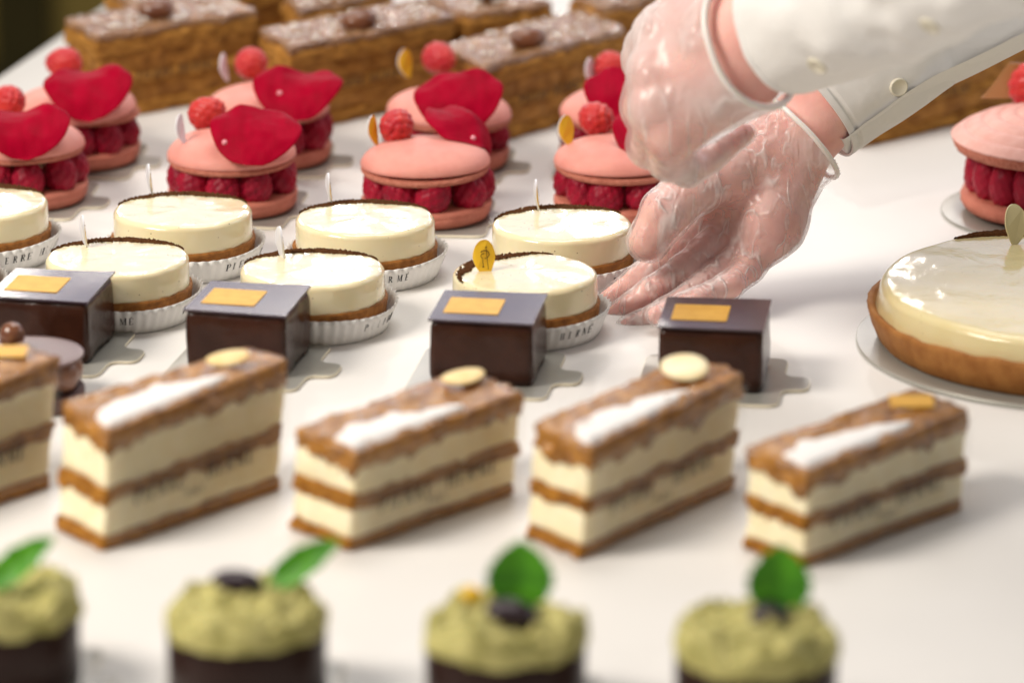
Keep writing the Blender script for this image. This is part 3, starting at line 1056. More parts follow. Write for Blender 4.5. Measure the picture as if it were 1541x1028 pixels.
def petal_mesh(W, L, seed, fold, loc, tilt, turn, roll, parent):
    """petal draped over the top shell: never closer than a millimetre to it"""
    nu, nv = 30, 26
    V, Fs = [], []
    for i in range(nv + 1):
        v = i / nv
        for j in range(nu + 1):
            u = -1 + 2 * j / nu
            hw = W * (1 - (1 - v) ** 2.5) ** 0.5 * (1.0 - 0.30 * max(0, (v - 0.45) / 0.55) ** 2)
            x = hw * u
            y = L * (v - 0.05 * v ** 3 * (1 - abs(u)) ** 1.3 - 0.16 * v ** 4 * abs(u) ** 4)
            z = -0.0050 * abs(u) ** 2.2 * v ** 0.7 - 0.0075 * v ** 2 * (1 - u * u) ** 2 + 0.005 * math.sin(math.pi * v) + fold * max(0, u) ** 2 * -0.02
            z += 0.0022 * v * v * math.sin(2.2 * u + seed)
            V.append((x, y, z))
    V = np.array(V)
    V[:, 2] += 0.0018 * fbm(np.c_[V[:, 0], V[:, 1], V[:, 1] * 0 + seed], 55, seed)
    Mx = np.array((Matrix.Translation(loc) @ Matrix.Rotation(turn, 4, 'Z') @ Matrix.Rotation(roll, 4, 'Y') @ Matrix.Rotation(tilt, 4, 'X')))
    V = V @ Mx[:3, :3].T + Mx[:3, 3]
    r = np.hypot(V[:, 0], V[:, 1]) / 0.0372
    zs = 0.0308 + 0.0130 * np.sqrt(np.clip(1 - np.clip(r, 0, 1) ** 2.78, 0, 1))
    lim = np.where(r < 1.0, zs + 0.0012, -1)
    V[:, 2] = np.maximum(V[:, 2], lim)
    n = (nu + 1)
    for i in range(nv):
        for j in range(nu):
            a = i * n + j
            Fs.append((a, a + 1, a + n + 1, a + n))
    Nv = len(V)
    V2 = V - np.array([0, -0.0002, 0.0005])
    F2 = [tuple(x + Nv for x in f[::-1]) for f in Fs]
    bd = [j for j in range(n)] + [i * n + nu for i in range(1, nv + 1)] + [nv * n + j for j in range(nu - 1, -1, -1)] + [i * n for i in range(nv - 1, 0, -1)]
    F3 = [(bd[k], bd[k] + Nv, bd[(k + 1) % len(bd)] + Nv, bd[(k + 1) % len(bd)]) for k in range(len(bd))]
    return mk("rose_petal", np.concatenate([V, V2]), Fs + F2 + F3, M['petal'], parent)
PET = [(0.0285, 0.046, 1, 0.0), (0.0290, 0.043, 5, 0.0), (0.0215, 0.047, 9, 0.6)]

def make_macaron(u, v, label, clabel, petal, berry, pick, seed, drops=()):
    """petal: (mesh, photo px of its lower tip, turn, tilt); berry: photo px; pick: photo px or None"""
    x, y = at(u, v + 6, 0.0)
    rz = R(-8 + 3 * RNG.normal())
    card(x, y - 0.001, rz, clabel, "silver cards under the macarons")
    t = thing("raspberry_macaron", label, "macaron cake", (x, y, 0.0019), 0.0, "raspberry macarons in two rows")
    base = np.array([x, y, 0.0019])
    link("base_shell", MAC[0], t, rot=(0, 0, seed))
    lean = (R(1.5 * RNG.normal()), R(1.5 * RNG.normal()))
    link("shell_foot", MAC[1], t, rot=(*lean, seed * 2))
    link("top_shell", MAC[2], t, rot=(*lean, seed))
    nb = 9
    for k in range(nb):
        a = 2 * math.pi * (k + 0.3 * RNG.random()) / nb + seed
        rr = 0.0280 + 0.0006 * RNG.normal()
        link("raspberry", RASP[k % 3], t, loc=(rr * math.cos(a), rr * math.sin(a), 0.0194 + 0.0004 * RNG.normal()),
             rot=(0.2 * RNG.normal(), 0.2 * RNG.normal(), RNG.random() * 6), scale=(1.08, 1.02, 1.03 + 0.05 * RNG.random()))
    # cream between the berries
    V, Fs = lathe(round_prof(0.021, 0.0104, 0.021, 0.0274, 0.001, 0.001), 40)
    mk("cream_filling", V, Fs, M['glaze'], t)
    bx, by = at(berry[0], berry[1], 0.052)
    link("raspberry", RASPT[seed % 2], t, loc=(bx - x, by - y, 0.0493), rot=(1.1, 0.3 * seed, 0.5 + seed), label="paler raspberry on top")
    k, (pu, pv), turn, tilt = petal
    px, py = at(pu, pv + 10, 0.0357)
    po = petal_mesh(*PET[k][:2], PET[k][2] + seed, PET[k][3], Vector((px - x, py - y, 0.0362)), R(tilt), R(turn), R(4 * RNG.normal()), t)
    if pick:
        gx, gy = at(pick[0], pick[1], 0.043)
        p = add_pick(t, (gx - x, gy - y, 0.0395), R(pick[2]), R(-8), pick[3], 1.0, emblem=False)
    me, me_f = ball(12, 8)
    bvh = BVHTree.FromPolygons([v.co + Vector(base) for v in po.data.vertices], [tuple(p.vertices) for p in po.data.polygons])
    for (du, dv) in drops:
        hit, nrm, _, _ = bvh.ray_cast(Vector(CAM), Vector(ray(du, dv)).normalized())
        if hit is not None:
            mk("syrup_drop", me * np.array([0.0017, 0.0013, 0.0017]), me_f, M['drop'], t).location = hit - Vector(base)
    return t

mac_data = [
    (36, 296, "macaron with rose petal at the picture's left edge in the front macaron row", (1, (42, 234), 10, 38), (14, 150), None, ()),
    (351, 308, "front-row macaron with large heart-shaped petal and dewdrop, second from the picture's left", (0, (372, 246), -8, 40), (312, 168), (277, 212, 70, 'pickwhite'), ((338, 214),)),
    (642, 322, "macaron with bare pink top, yellow pick edge and folded petal, third in the front row", (2, (726, 226), 32, 32), (598, 186), (566, 214, 62, 'yellow'), ((712, 208),)),
    (931, 319, "macaron with a leaning yellow pick, partly behind the gloved fist", (0, (975, 245), -18, 40), (896, 176), (855, 214, 34, 'yellow'), ()),
    (117, 237, "macaron with a broad petal in the back row, near the table edge", (0, (135, 176), 4, 38), (96, 93), None, ()),
    (405, 236, "back-row macaron partly hidden by the macaron with the dewdrop petal", (1, (440, 176), -10, 40), (377, 94), (342, 118, 72, 'pickwhite'), ((421, 140),)),
    (672, 243, "back-row macaron with a flat-facing yellow pick and wide petal", (0, (690, 196), -4, 46), (662, 86), (613, 112, 40, 'yellow'), ()),
    (936, 242, "back-row macaron mostly hidden behind the gloved fist", (0, (940, 190), -4, 44), (922, 100), (893, 125, 60, 'pickwhite'), ()),
]
for i, (u, v, lab, pet, ber, pk, dr) in enumerate(mac_data):
    make_macaron(u, v, lab, "silver card under the " + lab.split(",")[0].replace("the picture's left edge in the front macaron row", "the picture's edge").split(" and ")[0], pet, ber, pk, i, dr)

# ------------------------------------------------------------------ large macaron and large tart
def big_macaron():
    x, y = at(1590, 321, 0.0)
    b = thing("round_cake_board", "round silver board under the large ringed macaron", "cake board", (x, y, 0), 0, "round cake boards")
    V, Fs = lathe(round_prof(0.0665, 0.0002, 0.0665, 0.0020, 0.0005, 0.0005, 3, 6), 110)
    mk("board_disc", V, Fs, M['card'], b)
    t = thing("large_raspberry_macaron", "large pink macaron with piped rings and tall raspberries at the picture's right edge", "macaron cake", (x, y, 0.0021))
    RB = 0.0618
    def ruf(z0, z1, amp, seed):
        def f(V):
            d = np.hypot(V[:, 0], V[:, 1]); m = (V[:, 2] >= z0) & (V[:, 2] <= z1) & (d > 0.04)
            k = 1 + amp * (noise(V, 420, seed) + 0.6 * noise(V, 900, seed + 1)) * m
            V[:, 0] *= k; V[:, 1] *= k
            return V
        return f
    bp = [(0.0005, 0), (0.044, 0), (0.0535, 0.0030), (0.0555, 0.007), (0.0552, 0.009), (0.0545, 0.0115), (0.05, 0.0122), (0.0005, 0.0122)]
    mk("base_shell", *lathe(bp, 150, ruf(0.004, 0.012, 0.012, 4)), M['shell_base'], t)
    zf = 0.0365
    fp = [(0.0005, zf - 0.0006), (0.052, zf - 0.0006), (0.0590, zf + 0.001), (0.0606, zf + 0.004), (0.0610, zf + 0.0075), (0.056, zf + 0.0085), (0.0005, zf + 0.0085)]
    mk("shell_foot", *lathe(fp, 160, ruf(zf, zf + 0.008, 0.012, 9)), M['foot'], t)
    pr = [(RB - 0.006, zf + 0.0062), (RB - 0.0012, zf + 0.0066)]
    for i in range(90):
        r = RB * (1 - i / 89.0)
        z = zf + 0.0078 + 0.0150 * (1 - (r / RB) ** 2.6)
        z += 0.0020 * (abs(math.cos(r / 0.0096 * math.pi)) ** 0.6 - 0.5) * min(1, (RB - r) / 0.006)
        pr.append((max(r, 0.0004), z))
    V, Fs = lathe(pr, 120)
    mk("top_shell", V, Fs, M['shell_big'], t)
    me = raspberry_mesh("raspberry", 0.7, 0.0096, 0.0155, 96)
    for k in range(18):
        a = 2 * math.pi * k / 18 + 0.05
        rr = 0.0445
        link("raspberry", me, t, loc=(rr * math.cos(a), rr * math.sin(a), 0.0245), rot=(0.07 * RNG.normal(), 0.07 * RNG.normal(), RNG.random() * 6))
    V, Fs = lathe(round_prof(0.037, 0.012, 0.037, 0.0368, 0.001, 0.001), 48)
    mk("cream_filling", V, Fs, M['glaze'], t)
    gx, gy = at(1552, 128, 0.068)
    link("raspberry", RASPT[0], t, loc=(gx - x, gy - y, 0.0675), rot=(0.5, 0.2, 0.4), scale=(1.25, 1.25, 1.35), label="raspberry on top")
    # amber pick
    pts = []
    for i in range(15):
        f = i / 14
        pts.append((-0.016 * (1 - f) ** 0.9 - 0.002, 0.021 * f ** 1.2))
    poly = pts + [(0.004, 0.021), (0.006, 0.0)]
    V, Fs = extrude(np.array(poly)[::-1], -0.0003, 0.0003, 0.0001)
    V = np.array([(a, c, b) for a, b, c in V])
    o = mk("pick", V, Fs, M['amber'], t, smooth=False)
    gx, gy = at(1523, 146, 0.060)
    o.location = (gx - x, gy - y, 0.0575)
big_macaron()

def big_tart():
    ZB = 0.0335
    x, y = at(1636, 426, ZB)
    b = thing("round_cake_board", "round silver board under the large cream tart", "cake board", (x - 0.001, y - 0.001, 0), 0, "round cake boards")
    V, Fs = lathe(round_prof(0.1195, 0.0002, 0.1195, 0.0024, 0.0006, 0.0006, 3, 6), 160)
    mk("board_disc", V, Fs, M['card'], b)
    t = thing("large_cream_tart", "large glossy cream tart in a brown crust at the picture's right edge", "tart", (x, y, 0.0025))
    def wp(V):
        d = np.hypot(V[:, 0], V[:, 1])
        m = d > 0.09
        k = 1 + 0.0032 * fbm(V, 150, 3) * m
        V = V * np.c_[k, k, np.ones(len(V))]
        V[:, 2] += 0.0008 * fbm(V, 90, 7) * m * (V[:, 2] > 0.015)
        return V
    prof = [(0.0005, 0), (0.1065, 0), (0.1090, 0.002), (0.1125, 0.0100), (0.1148, 0.0165), (0.1152, 0.0192), (0.1140, 0.0204), (0.1115, 0.0192), (0.1100, 0.017), (0.0005, 0.017)]
    mk("crust", *lathe(prof, 220, wp), M['crust_big'], t)
    def wc(V):
        V[:, 2] += 0.0006 * fbm(V, 28, 21) * (V[:, 2] > 0.029)
        return V
    mk("cream_filling", *lathe(round_prof(0.1110, 0.0165, 0.1085, 0.0312, 0.001, 0.0048, 8, 22), 200, wc), M['glaze_big'], t)
    V, Fs = [], []
    nth, nr_ = 220, 14
    Ro = 0.1062
    for i in range(nth + 1):
        a = R(14) + R(121) * i / nth
        d = np.array([math.cos(a), math.sin(a)])
        sft = 0.025
        s2 = d @ np.array([math.cos(R(74)), math.sin(R(74))]) * sft
        Ri = -s2 + math.sqrt(s2 * s2 - sft * sft + 0.1070 ** 2)
        Ri = min(Ri + 0.0007 * RNG.normal(), Ro - 0.0002)
        for j in range(nr_ + 1):
            f = j / nr_
            if j == 0:
                Ri = Ro - (Ro - Ri) * min(1, (nth - i) / nth / 0.40)
            r = Ri + (Ro - Ri) * f
            z = 0.0310 + ((0.0020 * math.sin(math.pi * min(1, f * 1.1 + 0.1)) ** 0.6 + 0.0004 * RNG.normal()) * min(1, (Ro - Ri) / 0.006) if 0 < f < 1 else -0.0006)
            V.append((d[0] * r, d[1] * r, z))
    for i in range(int(nth * 0.93)):
        for j in range(nr_):
            a = i * (nr_ + 1) + j
            Fs.append((a + nr_ + 1, a + nr_ + 2, a + 1, a))
    mk("cocoa_powder", V, Fs, M['cocoa'], t)
    gx, gy = at(1530, 366, ZB)
    add_pick(t, (gx - x, gy - y, 0.0305), R(205), R(14), 'pickcream', 1.25, emblem=False)
big_tart()

# ------------------------------------------------------------------ pale cream slices
def lerp2(a, b, t):
    return np.array(a) + (np.array(b) - np.array(a)) * t
slice_labels = [
    "cream slice cut off by the picture edge, in front of the round chocolate dessert",
    "tall cream slice with a white sugar streak, in front of the second chocolate cube",
    "cream slice with a thick orange middle layer, below the third chocolate cube",
    "cream slice topped with a large pale almond, in front of the fourth chocolate cube",
    "cream slice with a gold square on top, nearest to the large tart",
]
# photo corners: top (near-left, front, far-right), bottom (same)
slices = [
    ((-250, 604), (-183, 646), (88, 538), (-262, 792), (-190, 812), (75, 742), (8, 529), 'gold', (32, 517)),
    ((96, 606), (163, 650), (434, 541), (84, 798), (155, 820), (420, 745), (343, 542), 'almond', (372, 523)),
    ((446, 646), (535, 682), (787, 590), (438, 793), (523, 829), (775, 747), (697, 570), 'almond', (698, 555)),
    ((804, 638), (889, 675), (1119, 562), (791, 808), (870, 837), (1105, 742), (1030, 556), 'almond_pale', (1040, 535)),
    ((1128, 672), (1215, 710), (1459, 615), (1113, 830), (1208, 850), (1449, 770), (1372, 604), 'gold', (1376, 585)),
]
M['almond_pale'] = mat("almond_slice_pale", (0.88, 0.78, 0.52), 0.3, 0.4, (0.86, 0.70, 0.38), 150)
for i, (tl, tf, tr, bl, bf, br, al, alm, tb) in enumerate(slices):
    zb = 0.0008
    bf_w = np.array(at(*bf, 0.0))
    # height from the front edge: solve so that the top front corner stands above the bottom one
    best = min(np.linspace(0.035, 0.07, 141), key=lambda z: abs(np.array(at(*tf, z))[1] - bf_w[1]))
    H = best
    Bq = [np.array(at(*bl, 0)), bf_w, np.array(at(*br, 0))]
    Tq = [np.array(at(*tl, H)), np.array(at(*tf, H)), np.array(at(*tr, H))]
    Tq[0] = Tq[1] + (Tq[0] - Tq[1]) * 1.0
    Tq.append(np.array(at(*tb, H))); Bq.append(Bq[2] + Tq[3] - Tq[2])
    Bq, Tq = np.array(Bq), np.array(Tq)
    Bq = 0.55 * Bq + 0.45 * (Tq - Tq.mean(0) + Bq.mean(0))      # keep the lean, even out the corners
    org = Bq.mean(0)
    Bq, Tq = Bq - org, Tq - org
    t = thing("cream_slice", slice_labels[i], "pastry slice", (org[0], org[1], 0.0004), 0, "layered cream slices in a row")
    j0, j1, j2 = ((0, 0, 0), (0.02, 0.0, 0.0), (0.0, 0.05, 0.02), (0.01, 0.01, 0.05), (0.02, 0.03, 0.03))[i]
    lay = [("puff_layer", 0.0, 0.115, 'puff', 0.0018, 0.0002), ("cream_layer", 0.10, 0.405, 'custard', 0.0011, -0.0012), ("puff_layer", 0.385 - j0, 0.505 + j1, 'puff', 0.0022, 0.0004),
           ("cream_layer", 0.49, 0.83, 'custard', 0.0011, -0.0010), ("puff_layer", 0.81 - j2, 1.0, 'puff_top', 0.0022, 0.0007)]
    for k, (nm, f0, f1, mm, amp, off) in enumerate(lay):
        q0, q1 = Bq + (Tq - Bq) * f0, Bq + (Tq - Bq) * f1
        def grow(q, o):
            c = q.mean(0); d = q - c
            return c + d + d / np.linalg.norm(d, axis=1, keepdims=True) * o
        f1b = f1
        pb, pt = quad_perim(grow(q0, off), 34, 0.0012), quad_perim(grow(q1, off), 34, 0.0012)
        tf_ = None
        V, Fs = slab(pb, pt, H * f0, H * f1b, amp=amp, nscale=150 if 'puff' in nm else 90, seed=i * 31 + k * 7, edge=0.0012, rings=8, caps=9, topamp=0.0022 if k == 4 else 0.0004)
        if k == 4:   # baked lower edge hangs unevenly
            lo = (V[:, 2] < H * (f0 + 0.04))
            V[lo, 2] += -0.0010 + 0.0040 * fbm(np.c_[V[lo, :2], V[lo, 0] * 0], 130, i + 3)
        if nm == "puff_layer" and k < 4:
            V[:, 2] += 0.0015 * fbm(np.c_[V[:, :2], V[:, 0] * 0], 90, i * 3 + k, 2) * (k > 0)
        mk(nm, V, Fs, M[mm], t)
    # sugar streak along the front edge
    e0, e1 = Tq[1], Tq[2]
    back = (Tq[0] - Tq[1])
    V, Fs = [], []
    ns, nw = 60, 10
    for a in range(ns + 1):
        f = a / ns
        s = 0.02 + 0.66 * f
        wv = math.sin(math.pi * min(1, 0.08 + f * 0.92)) ** 0.5
        for b in range(nw + 1):
            g = b / nw
            wn = (0.85 - 0.55 * f) * wv * (1 + 0.25 * noise(np.array([[f * 9, b * 0.0, i * 3.3]]), 1, 2)[0])
            pos = e0 + (e1 - e0) * s + back * (0.05 + wn * g * 0.85 + 0.04 * (1 - wv))
            z = H + 0.0012 + 0.0009 * math.sin(math.pi * g) ** 0.5 + 0.0002 * RNG.normal() - (0.003 if g in (0, 1) or f in (0, 1) else 0)
            V.append((pos[0], pos[1], z))
    for a in range(ns):
        for b in range(nw):
            p = a * (nw + 1) + b
            Fs.append((p, p + nw + 1, p + nw + 2, p + 1))
    mk("sugar_streak", V, Fs, M['sugar'], t)
    ax, ay = at(*al, H + 0.003)
    if alm == 'gold':
        g = rounded_poly([(-0.0105, -0.009), (0.0105, -0.009), (0.0105, 0.009), (-0.0105, 0.009)], 0.001, 3)
        V, Fs = extrude(g, 0, 0.0008, 0.0002)
        o = mk("gold_square", V, Fs, M['gold'], t, smooth=False)
        o.location = (ax - org[0], ay - org[1], H + 0.0022)
    else:
        V, Fs = ball(28, 12)
        V = V * np.array([0.0118, 0.0120, 0.0022]) if alm == 'almond_pale' else V * np.array([0.0110, 0.0085, 0.0020])
        V[:, 2] += 6.0 * V[:, 0] ** 2
        o = mk("almond_slice", V, Fs, M[alm], t)
        o.location = (ax - org[0], ay - org[1], H + 0.0034)
        o.rotation_euler = (R(14 if alm == 'almond_pale' else 4), R(-6), R(25))
    # clear band with lettering along the long side
    ln_d = (Tq[2] - Tq[1]); Ld = np.linalg.norm(ln_d); lu = ln_d / Ld
    out = np.array([lu[1], -lu[0]])
    nb = 40
    V, Fs = [], []
    for a in range(nb + 1):
        f = a / nb
        for fz in (0.06, 0.35, 0.65, 0.93):
            p = lerp2(Bq[1], Bq[2], f) * (1 - fz) + lerp2(Tq[1], Tq[2], f) * fz
            p = p + out * (0.0030 + 0.0005 * noise(np.array([[f * 8, fz * 3, i]]), 1, 4)[0])
            V.append((p[0], p[1], H * fz))
    for a in range(nb):
        for b in range(3):
            p = a * 4 + b
            Fs.append((p, p + 4, p + 5, p + 1))
    band = mk("clear_band", V, Fs, M['film'], t)
    for s, lh, f0, zf0 in (("PIERRE", 0.0074, 0.13, 0.33), ("HERMÉ", 0.0074, 0.53, 0.33), ("PARIS", 0.0032, 0.42, 0.235)):
        V, Fs = [], []
        wtot, qs = text_quads(s, 0.16)
        for q in qs:
            st = len(V)
            for px, py in q:
                f = f0 + px * lh * 1.15 / Ld
                fz = zf0 + py * lh / H
                p = lerp2(Bq[1], Bq[2], f) * (1 - fz) + lerp2(Tq[1], Tq[2], f) * fz + out * 0.0039
                V.append((p[0], p[1], H * fz))
            Fs.append((st, st + 1, st + 2, st + 3))
        mk("lettering", V, Fs, M['ink'], band, smooth=False)

# ------------------------------------------------------------------ brown slices at the back
brown_labels = [
    "caramel glazed brown slice nearest the table's far corner, with a dark nut",
    "brown caramel slice behind the macarons, second from the picture's left",
    "brown caramel slice behind the macaron with the flat-facing yellow pick",
    "brown slice seen under the white sleeve, beside the large macaron",
    "rear brown slice behind the far-corner slice",
    "rear brown slice with only its glazed end showing, second from the table edge",
    "rear brown slice between two front slices, above the yellow-pick macarons",
    "rear brown slice touching the gloved fist's outline",
]
browns = [((98, 27), (146, 54), (386, 14), 0.0545, 0), ((393, 44), (437, 71), (682, 22), 0.054, 0), ((664, 68), (728, 100), (943, 42), 0.050, 0),
          ((1246, 76), (1296, 102), (1560, 44), 0.050, 1),
          ((158, -18), (205, 10), (440, -32), 0.055, 0), ((428, -8), (452, 16), (590, -14), 0.053, 0), ((640, -4), (700, 22), (830, 2), 0.052, 0), ((860, -10), (905, 12), (1130, -34), 0.055, 1)]
for i, (tl, tf, tr, H, flag) in enumerate(browns):
    T = [np.array(at(*tl, H)), np.array(at(*tf, H)), np.array(at(*tr, H))]
    T.append(T[0] + T[2] - T[1])
    T = np.array(T)
    org = T.mean(0)
    T = T - org
    t = thing("caramel_slice", brown_labels[i], "pastry slice", (org[0], org[1], 0.0004), 0, "brown caramel slices at the back of the table")
    fr = [(0, 0.15, 'brownpuff'), (0.13, 0.38, 'praline'), (0.36, 0.50, 'brownpuff'), (0.48, 0.74, 'praline'), (0.72, 0.92, 'brownpuff'), (0.90, 1.0, 'caramel')]
    for k, (f0, f1, mm) in enumerate(fr):
        o_ = 0.0014 if mm == 'brownpuff' else (-0.0010 if mm == 'praline' else 0.0004)
        d = T / np.linalg.norm(T, axis=1, keepdims=True)
        p = quad_perim(T + d * o_, 30, 0.003)
        V, Fs = slab(p, p, H * f0, H * f1, amp=0.0021, nscale=130, seed=i * 17 + k * 5, edge=0.001, rings=6, caps=10, topamp=0.0016 if mm == 'caramel' else 0.0003)
        mk({'brownpuff': "puff_layer", 'praline': "praline_layer", 'caramel': "caramel_top"}[mm], V, Fs, M[mm], t)
    cv, cf = ball(7, 5)
    V, Fs = [], []
    for q in range(85):
        a_, b_ = RNG.random(2) * 0.9 + 0.05
        pos = T[0] + (T[1] - T[0]) * a_ + (T[2] - T[1]) * b_
        r_ = 0.0005 + 0.0011 * RNG.random() ** 2
        st = len(V)
        V += list(cv * np.array([r_ * 1.3, r_, r_ * 0.7]) + np.array([pos[0], pos[1], H + 0.0012]))
        Fs += [tuple(st + x for x in f) for f in cf]
    o = mk("glint_flecks", V, Fs, M['glint'], t)  # pale flecks that stand in for sparkling lamp glints on the caramel glaze
    o["kind"] = "stuff"
    V, Fs = ball(24, 14)
    V = V * np.array([0.0115, 0.0085, 0.0068]) * (1 + 0.06 * noise(V, 3, i))[:, None]
    nu = {0: (236, 17), 1: (541, 33), 2: (795, 60)}.get(i)
    nx, ny = at(*nu, H + 0.004) if nu else (org[0], org[1])
    o = mk("caramel_nut", V, Fs, M['nut'], t)
    o.location = (nx - org[0], ny - org[1], H + 0.005)
    o.rotation_euler = (0, 0, 0.4)
    if flag == 0 and i < 3 or i == 3:
        wtot, qs = text_quads("PIERRE HERMÉ", 0.16)
        ld = T[2] - T[1]; Ld = np.linalg.norm(ld); out = np.array([ld[1], -ld[0]]) / Ld
        V, Fs = [], []
        for q in qs:
            st = len(V)
            for px, py in q:
                p = T[1] + ld * (0.22 + px * 0.0055 / Ld * 1.1) + out * 0.0032
                V.append((p[0], p[1], H * 0.42 + py * 0.0055))
            Fs.append((st, st + 1, st + 2, st + 3))
        mk("lettering", V, Fs, M['ink'], t, smooth=False)

# ------------------------------------------------------------------ round chocolate dessert
def round_dessert():
    x, y = at(42, 606, 0.0)
    t = thing("round_chocolate_dessert", "round dessert topped by a thin chocolate disc and a hazelnut", "chocolate cake", (x, y, 0.0004))
    V, Fs = lathe(round_prof(0.029, 0.0, 0.029, 0.0085, 0.001, 0.001), 70, lambda V: V * (1 + 0.008 * noise(V, 300, 2))[:, None])
    mk("biscuit_base", V, Fs, M['biscuit'], t)
    bv, bf = ball(22, 14)
    me = None
    for k in range(10):
        a = 2 * math.pi * k / 10 + 0.2
        if me is None:
            o = mk("ganache_ball", bv * np.array([0.0082, 0.0082, 0.0088]), bf, M['ganache'], t); me = o.data
        else:
            o = link("ganache_ball", me, t)
        o.location = (0.0205 * math.cos(a), 0.0205 * math.sin(a), 0.0165)
    V, Fs = lathe(round_prof(0.029, 0.0248, 0.029, 0.0262, 0.0004, 0.0004, 3, 5), 80)
    mk("chocolate_disc", V, Fs, M['disc'], t)
    gx, gy = at(18, 506, 0.033)
    o = mk("hazelnut", bv * np.array([0.0066, 0.0066, 0.0070]), bf, M['nut'], t)
    o.location = (gx - x, gy - y, 0.0330)
round_dessert()

# ------------------------------------------------------------------ pistachio cups
def leaf_mesh(L, W, curl, seed):
    nu, nv = 12, 26
    V, Fs = [], []
    for i in range(nv + 1):
        v = i / nv
        hw = W * (math.sin(math.pi * v ** 0.85) ** 0.75) * (1 + 0.05 * math.sin(v * 40)) + 0.0003
        for j in range(nu + 1):
            u = -1 + 2 * j / nu
            V.append((hw * u, L * v, 0.003 * abs(u) * math.sin(math.pi * v) + curl * v * v + 0.0006 * math.sin(22 * v + 3 * abs(u)) * abs(u)))
    n = nu + 1
    for i in range(nv):
        for j in range(nu):
            a = i * n + j
            Fs.append((a, a + 1, a + n + 1, a + n))
    V = np.array(V)
    Nv = len(V)
    V2 = V - np.array([0, 0, 0.0004])
    F2 = [tuple(q + Nv for q in f[::-1]) for f in Fs]
    return np.concatenate([V, V2]), Fs + F2
HC = 0.031
RC = 0.0340
cups = [
    (0, 924, "pistachio cup cut off by the picture edge with a slanted leaf", ((-22, 888), (86, 812), 25)),
    (371, 944, "pistachio cup whose leaf leans far out beside a dark chocolate bean", ((402, 884), (515, 818), 25)),
    (761, 966, "pistachio cup with an upright oval leaf and a yellow fleck", ((782, 922), (783, 814), 50)),
    (1138, 986, "pistachio cup with an upright jagged leaf, nearest the picture's right side", ((1170, 930), (1174, 822), 48)),
]
cup_card = ["silver card under the cut-off pistachio cup", "silver card under the pistachio cup with the leaning leaf", "silver card under the pistachio cup with the yellow fleck", "silver card under the pistachio cup with the jagged leaf"]
bean_px = [None, (357, 880), (770, 926), (1160, 930)]
